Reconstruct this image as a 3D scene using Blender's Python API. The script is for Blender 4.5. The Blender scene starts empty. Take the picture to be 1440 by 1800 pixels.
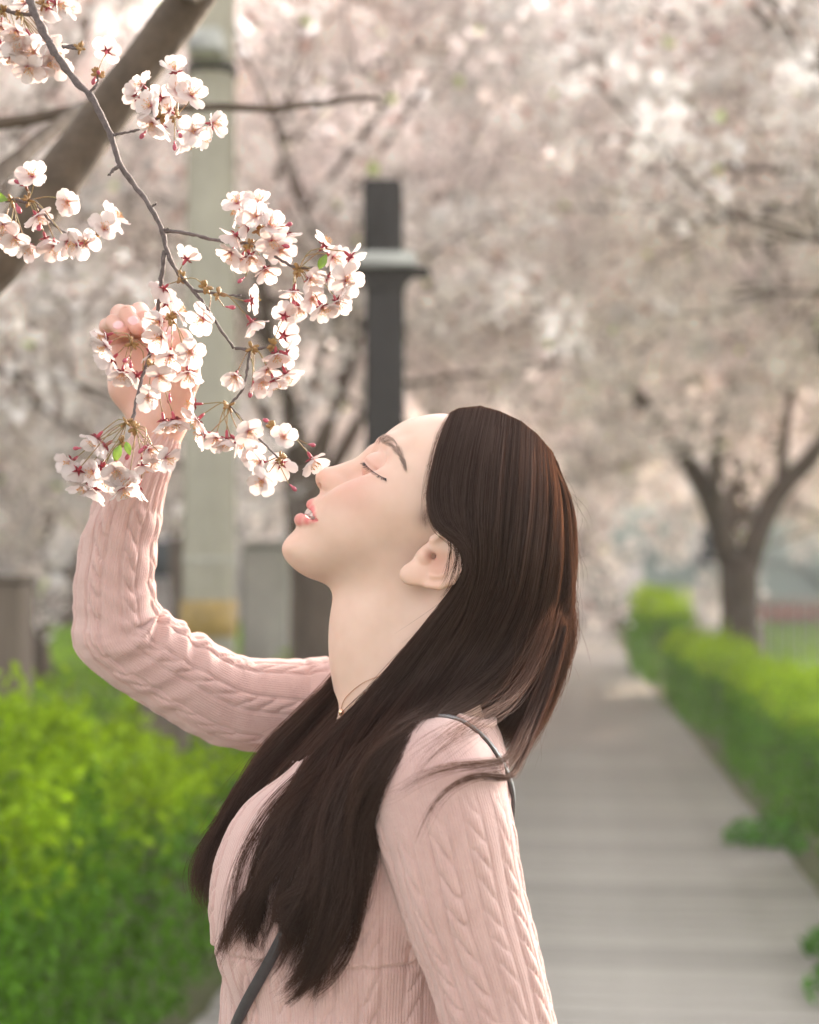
import bpy, math, random
import numpy as np
from mathutils import Vector, Matrix, Quaternion
from mathutils.bvhtree import BVHTree

random.seed(7)
RNG = np.random.default_rng(7)
SC = bpy.context.scene
COL = SC.collection
R = math.radians

# ------------------------------------------------------------------ camera, sky, sun, exposure
F_PX, CX, CY = 2687.0, 720.0, 900.0          # focal length and centre in photo pixels (1440 x 1800)
PITCH = math.atan(100.0 / F_PX)
CAM = np.array([0.0, 0.0, 1.40])
DM = 1.22                                     # distance of the woman's mid-plane
cam_d = bpy.data.cameras.new('camera')
cam = bpy.data.objects.new('camera', cam_d)
COL.objects.link(cam)
cam.location = CAM
cam.rotation_euler = (R(90) + PITCH, 0, 0)
cam_d.sensor_fit = 'AUTO'
cam_d.sensor_width = 36.0
cam_d.lens = 36.0 * F_PX / 1800.0
cam_d.clip_start = 0.05
cam_d.clip_end = 600.0
cam_d.dof.use_dof = True
cam_d.dof.focus_distance = 1.145
cam_d.dof.aperture_fstop = cam_d.lens / 12.0   # 12 mm opening
SC.camera = cam

SUN_EL, SUN_AZ = R(20), math.atan2(0.57, 0.82)   # azimuth from +Y (away from the camera) towards +X (right)
SUN_DIR = Vector((math.sin(SUN_AZ) * math.cos(SUN_EL), math.cos(SUN_AZ) * math.cos(SUN_EL), math.sin(SUN_EL)))
world = bpy.data.worlds.new('World')
SC.world = world
world.use_nodes = True
wn, wl = world.node_tree.nodes, world.node_tree.links
bg = wn['Background']
sky = wn.new('ShaderNodeTexSky')
sky.sky_type = 'NISHITA'
sky.sun_disc = False
sky.sun_elevation = SUN_EL
sky.sun_rotation = SUN_AZ
sky.air_density = 0.7
sky.dust_density = 4.0
sky.ozone_density = 0.6
hs = wn.new('ShaderNodeHueSaturation')          # thin high cloud: paler than a clear sky
hs.inputs['Saturation'].default_value = 0.06
wl.new(sky.outputs[0], hs.inputs['Color'])
wl.new(hs.outputs[0], bg.inputs['Color'])
bg.inputs['Strength'].default_value = 0.15
sun_d = bpy.data.lights.new('sun', 'SUN')
sun_d.energy = 3.0
sun_d.angle = R(0.6)
sun_d.color = (1.0, 0.79, 0.58)
sun = bpy.data.objects.new('sun', sun_d)
COL.objects.link(sun)
sun.rotation_euler = SUN_DIR.to_track_quat('Z', 'Y').to_euler()
sun.location = (20, 20, 15)

SC.view_settings.view_transform = 'Standard'
SC.view_settings.look = 'None'
SC.view_settings.gamma = 1.0
SC.view_settings.exposure = 2.47
SC.render.film_transparent = False
SC.cycles.use_denoising = True
SC.cycles.max_bounces = 12
SC.cycles.diffuse_bounces = 8
SC.cycles.transmission_bounces = 8
SC.cycles.transparent_max_bounces = 12
SC.cycles.sample_clamp_indirect = 6.0
try:
    SC.cycles_curves.shape = 'RIBBONS'
    SC.cycles_curves.subdivisions = 2
except Exception:
    pass

# ------------------------------------------------------------------ helpers
CP, SP = math.cos(PITCH), math.sin(PITCH)
def ray(px, py):
    u = (np.asarray(px, float) - CX) / F_PX
    v = -(np.asarray(py, float) - CY) / F_PX
    return u, CP - SP * v, SP + CP * v
def at(px, py, Y):
    """World point at distance Y (world y) seen at photo pixel (px, py)."""
    u, dy, dz = ray(px, py)
    Y = np.asarray(Y, float)
    t = Y / dy
    return np.stack(np.broadcast_arrays(u * t, Y + 0 * u, CAM[2] + dz * t), -1)
def mid(px, py):
    p = at(px, py, DM)
    return p[..., 0], p[..., 2]

def nrm(v):
    v = np.asarray(v, float)
    return v / np.maximum(np.linalg.norm(v, axis=-1, keepdims=True), 1e-12)

def catmull(P, n):
    """n points along a Catmull-Rom curve through P (k, d), evenly spread by chord length."""
    P = np.asarray(P, float)
    k = len(P)
    seg = np.linalg.norm(np.diff(P, axis=0), axis=1)
    s = np.concatenate([[0], np.cumsum(seg)])
    q = np.linspace(0, s[-1], n)
    i = np.clip(np.searchsorted(s, q, side='right') - 1, 0, k - 2)
    t = ((q - s[i]) / np.maximum(seg[i], 1e-9))[:, None]
    p1, p2 = P[i], P[i + 1]
    p0 = np.where((i > 0)[:, None], P[np.maximum(i - 1, 0)], 2 * p1 - p2)
    p3 = np.where((i < k - 2)[:, None], P[np.minimum(i + 2, k - 1)], 2 * p2 - p1)
    m1 = (p2 - p0) / 2
    m2 = (p3 - p1) / 2
    t2, t3 = t * t, t * t * t
    return (2*t3 - 3*t2 + 1) * p1 + (t3 - 2*t2 + t) * m1 + (-2*t3 + 3*t2) * p2 + (t3 - t2) * m2

def mesh_np(name, V, F, smooth=True):
    """Mesh from numpy vertices and a list of face arrays (each (n,3) or (n,4)) or one array."""
    if isinstance(F, np.ndarray):
        F = [F]
    me = bpy.data.meshes.new(name)
    V = np.asarray(V, np.float32)
    me.vertices.add(len(V))
    me.vertices.foreach_set('co', V.ravel())
    F = [f for f in F if len(f)]
    nl = sum(f.size for f in F)
    npoly = sum(len(f) for f in F)
    me.loops.add(nl)
    me.polygons.add(npoly)
    me.loops.foreach_set('vertex_index', np.concatenate([f.ravel() for f in F]).astype(np.int32))
    tot = np.concatenate([np.full(len(f), f.shape[1], np.int32) for f in F])
    st = np.concatenate([[0], np.cumsum(tot)[:-1]]).astype(np.int32)
    me.polygons.foreach_set('loop_start', st)
    me.update(calc_edges=True)
    me.validate()
    if smooth:
        me.polygons.foreach_set('use_smooth', np.ones(len(me.polygons), bool))
    return me

class MB:
    """Collects shapes into one mesh."""
    def __init__(self):
        self.v, self.q, self.t, self.c, self.n = [], [], [], [], 0
    def add(self, V, q=None, t=None, col=None):
        V = np.asarray(V, float)
        if q is not None and len(q): self.q.append(np.asarray(q, int) + self.n)
        if t is not None and len(t): self.t.append(np.asarray(t, int) + self.n)
        self.v.append(V)
        c = np.ones((len(V), 3)) if col is None else np.broadcast_to(np.asarray(col, float), (len(V), 3))
        self.c.append(c)
        self.n += len(V)
    def tube(self, P, rad, sides=8, caps=True, col=None):
        P = np.asarray(P, float); n = len(P)
        rad = np.broadcast_to(np.asarray(rad, float), (n,))
        T = nrm(np.gradient(P, axis=0))
        a = np.array([0, 0, 1.0]) if abs(T[0][2]) < 0.9 else np.array([1.0, 0, 0])
        N = nrm(np.cross(T[0], a))
        ang = np.arange(sides) * 2 * np.pi / sides
        V = []
        for i in range(n):
            N = nrm(N - T[i] * np.dot(N, T[i]))
            B = np.cross(T[i], N)
            V.append(P[i] + rad[i] * (np.cos(ang)[:, None] * N + np.sin(ang)[:, None] * B))
        V = np.concatenate(V)
        i, j = np.meshgrid(np.arange(n - 1), np.arange(sides), indexing='ij')
        a_ = i * sides + j; b_ = i * sides + (j + 1) % sides
        Q = np.stack([a_, b_, b_ + sides, a_ + sides], -1).reshape(-1, 4)
        t = []
        if caps:
            for k in range(1, sides - 1):
                t.append((0, k + 1, k)); o = (n - 1) * sides; t.append((o, o + k, o + k + 1))
        self.add(V, Q, t, col)
    def box(self, c, s, rot=None, bev=0.0, col=None):
        """Box of full size s centred at c; bev chamfers every edge."""
        hx, hy, hz = np.asarray(s, float) / 2
        b = min(bev, hx * .49, hy * .49, hz * .49)
        if b <= 0:
            V = np.array([(x, y, z) for x in (-hx, hx) for y in (-hy, hy) for z in (-hz, hz)])
            Q = [(0, 1, 3, 2), (4, 6, 7, 5), (0, 4, 5, 1), (2, 3, 7, 6), (0, 2, 6, 4), (1, 5, 7, 3)]
            T = None
        else:
            V, idx = [], {}
            for sx in (-1, 1):
                for sy in (-1, 1):
                    for sz in (-1, 1):
                        for ax in range(3):
                            p = [sx * (hx - b), sy * (hy - b), sz * (hz - b)]
                            p[ax] += (sx, sy, sz)[ax] * b
                            idx[(sx, sy, sz, ax)] = len(V); V.append(p)
            V = np.array(V); Q = []; T = []
            g = lambda s, ax: idx[(s[0], s[1], s[2], ax)]
            for ax in range(3):
                o = [k for k in range(3) if k != ax]
                for sg in (-1, 1):
                    r = []
                    for a, c2 in ((-1, -1), (1, -1), (1, 1), (-1, 1)):
                        s3 = [0, 0, 0]; s3[ax] = sg; s3[o[0]] = a; s3[o[1]] = c2; r.append(g(s3, ax))
                    Q.append(r)
                for a in (-1, 1):
                    for c2 in (-1, 1):
                        s0 = [0, 0, 0]; s1 = [0, 0, 0]
                        s0[ax] = -1; s1[ax] = 1
                        s0[o[0]] = s1[o[0]] = a; s0[o[1]] = s1[o[1]] = c2
                        Q.append((g(s0, o[0]), g(s1, o[0]), g(s1, o[1]), g(s0, o[1])))
            for sx in (-1, 1):
                for sy in (-1, 1):
                    for sz in (-1, 1):
                        T.append([g((sx, sy, sz), k) for k in range(3)])
        if rot is not None:
            V = V @ np.asarray(rot).T
        self.add(V + np.asarray(c, float), Q, T, col)
    def ellipsoid(self, c, r, rot=None, seg=10, rings=6, col=None):
        V = [(0, 0, 1.0)]
        for i in range(1, rings):
            th = math.pi * i / rings
            for j in range(seg):
                ph = 2 * math.pi * j / seg
                V.append((math.sin(th) * math.cos(ph), math.sin(th) * math.sin(ph), math.cos(th)))
        V.append((0, 0, -1.0))
        V = np.array(V) * np.asarray(r, float)
        Q, T = [], []
        for j in range(seg):
            T.append((0, 1 + j, 1 + (j + 1) % seg))
            e = 1 + (rings - 2) * seg
            T.append((len(V) - 1, e + (j + 1) % seg, e + j))
            for i in range(rings - 2):
                a = 1 + i * seg
                Q.append((a + j, a + seg + j, a + seg + (j + 1) % seg, a + (j + 1) % seg))
        if rot is not None:
            V = V @ np.asarray(rot).T
        self.add(V + np.asarray(c, float), Q, T, col)
    def mesh(self, name, smooth=True, fix=False):
        F = []
        if self.q: F.append(np.concatenate(self.q))
        if self.t: F.append(np.concatenate(self.t))
        me = mesh_np(name, np.concatenate(self.v), F, smooth)
        if fix:
            import bmesh
            bm = bmesh.new(); bm.from_mesh(me); bmesh.ops.recalc_face_normals(bm, faces=bm.faces); bm.to_mesh(me); bm.free()
        C = np.concatenate(self.c)
        a = me.attributes.new('tint', 'FLOAT_COLOR', 'POINT')
        a.data.foreach_set('color', np.concatenate([C, np.ones((len(C), 1))], 1).astype(np.float32).ravel())
        return me

def link(name, data, mat=None, parent=None, loc=None):
    o = bpy.data.objects.new(name, data)
    COL.objects.link(o)
    if mat is not None and data is not None:
        data.materials.clear(); data.materials.append(mat)
    if parent is not None: o.parent = parent
    if loc is not None: o.location = loc
    return o
def tag(o, label=None, cat=None, group=None, kind=None):
    if label: o['label'] = label
    if cat: o['category'] = cat
    if group: o['group'] = group
    if kind: o['kind'] = kind
    return o
def empty(name, loc=(0, 0, 0)):
    o = bpy.data.objects.new(name, None); COL.objects.link(o); o.location = loc
    o.empty_display_size = 0.1
    return o

# ------------------------------------------------------------------ materials
def new_mat(name):
    m = bpy.data.materials.new(name); m.use_nodes = True
    return m, m.node_tree.nodes, m.node_tree.links, m.node_tree.nodes['Principled BSDF']
def mat(name, col, rough=0.6, noise=0.0, scale=20.0, bump=0.0, bscale=200.0, tint=False, metal=0.0, spec=0.5, rand=0.0, stretch=None, col2=None, sheen=0.0, trans=0.0):
    """Procedural material: base colour broken up by noise, optional vertex tint, per-object variation and fine relief."""
    m, n, l, b = new_mat(name)
    b.inputs['Roughness'].default_value = rough
    b.inputs['Metallic'].default_value = metal
    b.inputs['Specular IOR Level'].default_value = spec
    if sheen:
        b.inputs['Sheen Weight'].default_value = sheen
        b.inputs['Sheen Roughness'].default_value = 0.4
    tc = n.new('ShaderNodeTexCoord'); mp = n.new('ShaderNodeMapping')
    l.new(tc.outputs['Object'], mp.inputs[0])
    if stretch: mp.inputs['Scale'].default_value = stretch
    nz = n.new('ShaderNodeTexNoise'); nz.inputs['Scale'].default_value = scale; nz.inputs['Detail'].default_value = 6
    nz.inputs['Roughness'].default_value = 0.65
    l.new(mp.outputs[0], nz.inputs['Vector'])
    ramp = n.new('ShaderNodeValToRGB')
    c = np.array(col); c2 = np.array(col2) if col2 is not None else c * (1 + noise)
    c1 = c * (1 - noise) if col2 is None else c
    ramp.color_ramp.elements[0].color = (*np.clip(c1, 0, 1), 1); ramp.color_ramp.elements[0].position = 0.3
    ramp.color_ramp.elements[1].color = (*np.clip(c2, 0, 1), 1); ramp.color_ramp.elements[1].position = 0.7
    l.new(nz.outputs['Fac'], ramp.inputs[0])
    out = ramp.outputs[0]
    if tint:
        at_ = n.new('ShaderNodeAttribute'); at_.attribute_name = 'tint'
        mx = n.new('ShaderNodeMix'); mx.data_type = 'RGBA'; mx.blend_type = 'MULTIPLY'; mx.inputs[0].default_value = 1
        l.new(out, mx.inputs[6]); l.new(at_.outputs['Color'], mx.inputs[7]); out = mx.outputs[2]
    if rand:
        oi = n.new('ShaderNodeObjectInfo'); hv = n.new('ShaderNodeHueSaturation')
        mr = n.new('ShaderNodeMapRange'); mr.inputs[3].default_value = 1 - rand; mr.inputs[4].default_value = 1 + rand
        l.new(oi.outputs['Random'], mr.inputs[0]); l.new(mr.outputs[0], hv.inputs['Value']); l.new(out, hv.inputs['Color']); out = hv.outputs[0]
    l.new(out, b.inputs['Base Color'])
    if bump:
        n2 = n.new('ShaderNodeTexNoise'); n2.inputs['Scale'].default_value = bscale; n2.inputs['Detail'].default_value = 5
        l.new(mp.outputs[0], n2.inputs['Vector'])
        bp = n.new('ShaderNodeBump'); bp.inputs['Strength'].default_value = 1.0; bp.inputs['Distance'].default_value = bump
        l.new(n2.outputs['Fac'], bp.inputs['Height']); l.new(bp.outputs[0], b.inputs['Normal'])
    if trans:
        tr = n.new('ShaderNodeBsdfTranslucent'); ms = n.new('ShaderNodeMixShader'); ms.inputs[0].default_value = trans
        l.new(out, tr.inputs['Color']); l.new(b.outputs[0], ms.inputs[1]); l.new(tr.outputs[0], ms.inputs[2])
        l.new(ms.outputs[0], n['Material Output'].inputs['Surface'])
    return m

M = {}
M['bark'] = mat('cherry_bark', (0.055, 0.038, 0.028), 0.85, scale=9, bump=0.01, bscale=22, col2=(0.13, 0.095, 0.07), stretch=(1, 1, .35))
M['limb'] = mat('limb_bark', (0.050, 0.033, 0.022), 0.85, scale=25, bump=0.006, bscale=45, col2=(0.115, 0.080, 0.056))
M['twig'] = mat('twig_bark', (0.060, 0.043, 0.042), 0.75, scale=300, bump=0.0008, bscale=900, col2=(0.145, 0.112, 0.110))
M['blossom_far'] = mat('far_blossom', (0.92, 0.863, 0.85), 0.8, noise=0.05, scale=3, tint=True, trans=0.45, spec=0.1)
M['leaf'] = mat('hedge_leaf', (0.115, 0.245, 0.012), 0.7, noise=0.30, scale=5, tint=True, trans=0.45, spec=0.12)
M['stem'] = mat('hedge_stem', (0.06, 0.042, 0.026), 0.85, noise=0.3, scale=30)
M['plank'] = mat('deck_wood', (0.235, 0.212, 0.185), 0.72, scale=7, bump=0.0015, bscale=40, col2=(0.36, 0.33, 0.295), rand=0.12, stretch=(0.5, 6, 6))
M['joist'] = mat('deck_joist', (0.07, 0.06, 0.05), 0.9, noise=0.2)
M['ground'] = mat('ground_soil', (0.10, 0.085, 0.055), 0.95, scale=1.2, col2=(0.13, 0.15, 0.05), bump=0.02, bscale=12)
M['paving'] = mat('pale_paving', (0.34, 0.30, 0.26), 0.9, noise=0.15, scale=2.5, bump=0.003, bscale=30)
M['dark_metal'] = mat('dark_paint', (0.010, 0.008, 0.0065), 0.8, noise=0.2, scale=14, bump=0.0004, bscale=300)
M['pale_metal'] = mat('pale_metal', (0.42, 0.42, 0.39), 0.5, noise=0.12, scale=20)
M['concrete'] = mat('pole_concrete', (0.34, 0.315, 0.255), 0.85, noise=0.12, scale=4, bump=0.002, bscale=60)
M['concrete2'] = mat('pillar_concrete', (0.36, 0.345, 0.30), 0.85, noise=0.12, scale=5, bump=0.002, bscale=60)
M['yellow_band'] = mat('ochre_band', (0.30, 0.20, 0.06), 0.6, noise=0.3, scale=10)
M['brown_wood'] = mat('brown_wood', (0.085, 0.062, 0.045), 0.8, scale=8, bump=0.002, bscale=50, col2=(0.125, 0.095, 0.07), stretch=(4, 4, .5))
M['teal_wall'] = mat('pale_teal_render', (0.42, 0.53, 0.50), 0.9, noise=0.07, scale=1.5, bump=0.002, bscale=40)
M['white_panel'] = mat('white_panel', (0.70, 0.70, 0.74), 0.5, noise=0.04, scale=5)
M['grey_wall'] = mat('pale_grey_render', (0.44, 0.43, 0.42), 0.9, noise=0.07, scale=1.5, bump=0.002, bscale=40)
M['roof'] = mat('grey_roof', (0.16, 0.13, 0.12), 0.8, noise=0.15, scale=5)
M['glass'] = mat('window_glass', (0.03, 0.05, 0.06), 0.08, noise=0.2, scale=2)
M['red_flower'] = mat('red_flower', (0.34, 0.13, 0.12), 0.8, noise=0.3, scale=6, tint=True, trans=0.3)
# ------------------------------------------------------------------ the setting: ground, boardwalk
PYAW = math.atan((980 - 720) / F_PX)
PD = np.array([math.sin(PYAW), math.cos(PYAW)]); PR = np.array([math.cos(PYAW), -math.sin(PYAW)])
def path(l, d, z=0.0):
    """World point l metres right of and d metres along the boardwalk's centre line."""
    p = PR * l + PD * d
    return np.array([p[0], p[1], z])
PROT = np.array([[PR[0], PD[0], 0], [PR[1], PD[1], 0], [0, 0, 1]])

def ground_sheet():
    n = 60
    g = np.linspace(-1, 1, n); g = np.sign(g) * np.abs(g) ** 2.2 * 300
    X, Y = np.meshgrid(g, g, indexing='ij')
    Z = -0.06 + 0.012 * np.sin(X * 1.7) * np.cos(Y * 1.3)
    V = np.stack([X, Y + 40, Z], -1).reshape(-1, 3)
    i, j = np.meshgrid(np.arange(n - 1), np.arange(n - 1), indexing='ij'); a = i * n + j
    return mesh_np('ground', V, np.stack([a, a + n, a + n + 1, a + 1], -1).reshape(-1, 4))
tag(link('ground', ground_sheet(), M['ground']), kind='structure')

deck = empty('boardwalk'); tag(deck, kind='structure')
mb = MB()
for l in (-0.95, -0.32, 0.32, 0.95):
    mb.box(path(l, 22, -0.045), (0.06, 52, 0.03), PROT)
link('joist', mb.mesh('joist', False), M['joist'], deck)
mb = MB(); mb.box((0, 0, 0), (2.24, 0.137, 0.03), None, 0.004)
plank_me = mb.mesh('plank', False); plank_me.materials.append(M['plank'])
d = -1.5; k = 0
while d < 12.0:
    o = link('plank', plank_me, None, deck)
    o.location = path(RNG.normal(0, .006), d, -0.014 + RNG.normal(0, .0012)); o.rotation_euler = (RNG.normal(0, .004), 0, -PYAW + RNG.normal(0, .0015))
    d += 0.144
mb = MB()
while d < 48:
    mb.box(path(RNG.normal(0, .006), d, -0.014 + RNG.normal(0, .0015)), (2.24, 0.137, 0.03), PROT)
    d += 0.144
o = link('far_planks', mb.mesh('far_planks', False), M['plank'], deck); o['kind'] = 'stuff'

# a pale paved strip where the boardwalk runs out behind the woman
def sheet(name, l0, l1, d0, d1, z, m, th=0.02):
    mb = MB(); c = path((l0 + l1) / 2, (d0 + d1) / 2, z - th / 2); mb.box(c, (l1 - l0, d1 - d0, th), PROT)
    return link(name, mb.mesh(name, False), m)
tag(sheet('plaza', -9, 9, 48.05, 75, -0.005, M['paving']), kind='structure')

# ------------------------------------------------------------------ leaf and blossom masses
def cards(C, size, rng, aspect=1.0, up=0.0):
    """Bent four-cornered leaves of about the given size at points C: vertices and quads."""
    n = len(C)
    a = nrm(rng.normal(size=(n, 3))); b = rng.normal(size=(n, 3)); b[:, 2] *= (1 - up)
    b = nrm(b - a * (a * b).sum(1, keepdims=True)); c = np.cross(a, b)
    s = (np.asarray(size) * (0.6 + 0.8 * rng.random(n)))[:, None] / 2
    V = np.stack([C - a * s, C + b * s * aspect * .8 + c * s * .25, C + a * s, C - b * s * aspect * .8 + c * s * .25], 1).reshape(-1, 3)
    return V, np.arange(4 * n).reshape(-1, 4)
def with_tint(me, col4):
    a = me.attributes.new('tint', 'FLOAT_COLOR', 'POINT')
    a.data.foreach_set('color', np.concatenate([col4, np.ones((len(col4), 1))], 1).astype(np.float32).ravel())
    return me
def lump(X, k, seed):
    r = np.random.default_rng(seed); s = 0
    for _ in range(5):
        w = r.normal(size=3) * k; s = s + np.sin(X @ w + r.random() * 6.28)
    return s / 5

def hedge(l0, l1, d0, d1, h, n, seed, label, leaf=0.045, z0=-.05, loose=0.05, group='clipped hedges along the boardwalk'):
    rng = np.random.default_rng(seed)
    cx, cd = (l0 + l1) / 2, (d0 + d1) / 2
    root = empty('hedge', path(cx, cd, z0)); root.rotation_euler = (0, 0, -PYAW)
    tag(root, label, 'hedge', group)
    W, D = (l1 - l0) / 2, (d1 - d0) / 2
    # leaves: mostly in the outer shell of a lumpy rounded box
    u = rng.uniform(-1, 1, (n, 3)); f = rng.integers(0, 10, n)
    ax = np.array([0, 0, 0, 0, 2, 2, 2, 1, 1, 0])[f]; sg = np.where(ax == 2, 1, rng.choice([-1, 1], n))
    t = np.abs(rng.normal(0, .10, n))
    u[np.arange(n), ax] = sg
    P = u * np.array([W, D, h / 2]); P[:, 2] += h / 2
    r = np.array([W, D, h / 2]); cn = np.array([0, 0, h / 2])
    # round the corners
    q = (P - cn) / r; m = np.linalg.norm(np.sign(q) * np.abs(q) ** 6, axis=1)
    q = q / np.maximum((np.abs(q) ** 6).sum(1) ** (1 / 6), 1)[:, None]
    P = q * r + cn
    P[:, 2] *= 1 + .13 * np.sin(P[:, 1] * 2.6 + seed) * (P[:, 2] / h) + .07 * np.sin(P[:, 1] * 6.1 + seed * 2)
    nn = np.zeros((n, 3)); nn[np.arange(n), ax] = sg
    P += nn * (lump(P, 4, seed) * .10 + lump(P, 13, seed + 1) * .035 - t + np.abs(rng.normal(0, loose, n)) * (rng.random(n) < .3))[:, None]
    V, Q = cards(P, leaf, rng, .62)
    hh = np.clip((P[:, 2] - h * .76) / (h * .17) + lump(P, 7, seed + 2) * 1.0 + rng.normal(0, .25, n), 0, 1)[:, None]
    sunlit_leaf = np.array([2.3, 1.62, .8]); base_leaf = np.array([.72, .80, .9])  # sunlight on the hedge tops is painted into the leaf tint
    c = (base_leaf + (sunlit_leaf - base_leaf) * hh) * (1.3 if l0 > 0 else 1.0)              # right hedges stand in shade, so their leaf tint is brightened
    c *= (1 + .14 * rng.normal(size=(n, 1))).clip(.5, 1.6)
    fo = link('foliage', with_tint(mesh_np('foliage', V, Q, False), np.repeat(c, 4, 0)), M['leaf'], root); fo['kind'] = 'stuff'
    mb = MB()
    for _ in range(int(6 + 5 * D)):
        b = np.array([rng.uniform(-W * .6, W * .6), rng.uniform(-D * .95, D * .95), 0])
        tip = b + np.array([rng.normal(0, .1), rng.normal(0, .1), h * .85])
        mb.tube(np.linspace(b, tip, 4) + rng.normal(0, .01, (4, 3)), np.linspace(.014, .004, 4), 5)
        for _ in range(4):
            s = b + (tip - b) * rng.uniform(.2, .8); mb.tube(np.linspace(s, s + rng.normal(0, .14, 3) + (0, 0, .12), 3), [.006, .004, .002], 4)
    link('stem', mb.mesh('stem'), M['stem'], root)['kind'] = 'stuff'
    return root

hedge(-2.0, -1.12, 1.9, 4.05, 1.02, 34000, 11, 'tall near hedge left of the woman with sunlight tinted yellow green along its top', .031)
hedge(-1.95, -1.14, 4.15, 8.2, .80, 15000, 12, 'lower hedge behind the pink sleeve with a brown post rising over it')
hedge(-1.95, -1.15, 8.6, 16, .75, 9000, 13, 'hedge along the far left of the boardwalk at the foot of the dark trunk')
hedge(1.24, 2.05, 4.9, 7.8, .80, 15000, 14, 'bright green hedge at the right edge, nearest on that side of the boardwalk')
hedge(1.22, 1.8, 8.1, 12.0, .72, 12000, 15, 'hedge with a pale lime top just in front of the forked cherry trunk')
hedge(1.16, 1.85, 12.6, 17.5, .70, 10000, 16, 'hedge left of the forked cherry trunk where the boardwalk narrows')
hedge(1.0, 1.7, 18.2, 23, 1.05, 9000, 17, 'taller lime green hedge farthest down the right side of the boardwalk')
# low plants spilling over the boardwalk edge on the right
def low_plant(l, d, label, seed, r=.22, h=.22):
    rng = np.random.default_rng(seed); n = 420
    root = empty('ground_plant', path(l, d, -.05)); tag(root, label, 'plant', 'low plants at the boardwalk edge')
    a = rng.random(n) * 6.28; q = np.sqrt(rng.random(n)) * r
    P = np.stack([np.cos(a) * q, np.sin(a) * q, rng.random(n) * h * (1 - (q / r) ** 2 * .6) + .02], -1)
    V, Q = cards(P, .05, rng, .5)
    c = np.repeat(np.array([[.8, 1.15, 1.9]]) * (1 + .3 * rng.normal(size=(n, 1))).clip(.4, 1.8), 4, 0)
    link('foliage', with_tint(mesh_np('foliage', V, Q, False), c), M['leaf'], root)['kind'] = 'stuff'
    mb = MB()
    for _ in range(9):
        t = np.append(rng.normal(0, r * .5, 2), h * .8); mb.tube(np.linspace((0, 0, 0), t, 3), [.004, .003, .002], 4)
    link('stem', mb.mesh('stem'), M['stem'], root)['kind'] = 'stuff'
low_plant(1.06, 5.15, 'low bluish green plant at the boardwalk edge below the bright right hedge', 21, .26, .24)
low_plant(1.08, 5.75, 'small grey green tuft between the boardwalk and the bright right hedge', 22, .2, .18)
low_plant(1.05, 8.0, 'low leafy tuft at the gap between the two right hedges', 23, .22, .2)

# ------------------------------------------------------------------ cherry trees
KEEP = None
def grow(rng, p, dirv, length, rad, depth, out, tips, droop=0.0):
    """A wandering limb and its side branches; tips collects points that carry blossom."""
    n = 6; P = [np.array(p, float)]; dv = nrm(dirv)
    for i in range(n - 1):
        dv = nrm(dv + rng.normal(0, .16, 3) + np.array([0, 0, .05 - droop])); P.append(P[-1] + dv * length / (n - 1))
    P = np.array(P)
    if KEEP is not None and not KEEP(P).all(): return
    out.append((P, np.linspace(rad, rad * .45, n) * (.85 if depth else .7), depth))
    if depth <= 1: tips += [P[i] for i in range(1, n)]
    if depth == 0: return
    for _ in range(rng.integers(3, 5)):
        k = rng.integers(2, n); d2 = nrm(dv + rng.normal(0, .75, 3) + np.array([0, 0, .05]))
        grow(rng, P[k], d2, length * rng.uniform(.55, .8), rad * .5, depth - 1, out, tips, droop + .03)
def blossom_cloud(rng, centres, per, rad, size):
    n = len(centres) * per
    C = np.repeat(centres, per, 0); g = rng.normal(size=(n, 3)); C = C + nrm(g) * (rng.random((n, 1)) ** .5) * rad
    V, Q = cards(C, size, rng, .95)
    base = 1 + .16 * rng.normal(size=(len(centres), 1)); base = np.repeat(base, per, 0)
    c = np.array([[1.0, 1.0, 1.0]]) * base * (1 + .12 * rng.normal(size=(n, 1)))
    k = rng.random(n)
    c[k < .03] = (.70, .52, .48); c[(k > .05) & (k < .056)] = (.6, .8, .3)
    return V, Q, np.repeat(c.clip(.2, 1.5), 4, 0)
def tree_meshes(seed, trunk_pts, trunk_rad, limbs, spread=2.3, size=.075, per=24, puff=.18, depth=2, extra=None, keep=None):
    global KEEP
    KEEP = keep
    rng = np.random.default_rng(seed); out, tips = [], []
    for P, r in limbs:
        P = np.array(P, float); n0, n1 = len(tips), len(out)
        out.append((catmull(P, 9), np.linspace(r, r * .55, 9), 3))
        dv = P[-1] - P[-2]
        for _ in range(3): grow(rng, P[-1], nrm(nrm(dv) + rng.normal(0, .5, 3)), spread * rng.uniform(.8, 1.15), r * .5, depth, out, tips)
        for _ in range(2): grow(rng, (P[-1] + P[-2]) / 2, nrm(nrm(dv) * .4 + rng.normal(0, .8, 3) * (1, 1, .4)), spread * .9, r * .4, depth, out, tips, .03)
        if keep is not None and len(tips) - n0 < 40 and len(limbs) > 5: del out[n1:], tips[n0:]      # a limb left bare is no limb
    if keep is not None: tips = [t for t in tips if keep(np.array([t]))[0]]
    tips = np.array(tips)
    tips = tips + rng.normal(0, .10, tips.shape)
    if extra is not None: tips = np.concatenate([tips, extra])
    mb = MB()
    T = catmull(np.array(trunk_pts, float), 10)
    mb.tube(T, np.interp(np.linspace(0, 1, 10), np.linspace(0, 1, len(trunk_rad)), trunk_rad), 14)
    for P, r, dpt in out: mb.tube(P, r, 8 if dpt >= 2 else 5)
    V, Q, c = blossom_cloud(rng, tips, per, puff, size)
    return mb.mesh('trunk'), with_tint(mesh_np('crown', V, Q, False), c)
def stdlimbs(rng, h, n=4, rise=1.3, r=.075):
    L = []
    for i in range(n):
        a = 6.28 * (i + rng.uniform(-.25, .25)) / n; o = np.array([math.cos(a), math.sin(a), 0])
        L.append(([(0, 0, h - .1), tuple(o * .35 + (0, 0, h + .45)), tuple(o * .95 + (0, 0, h + rise))], r))
    return L
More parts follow.
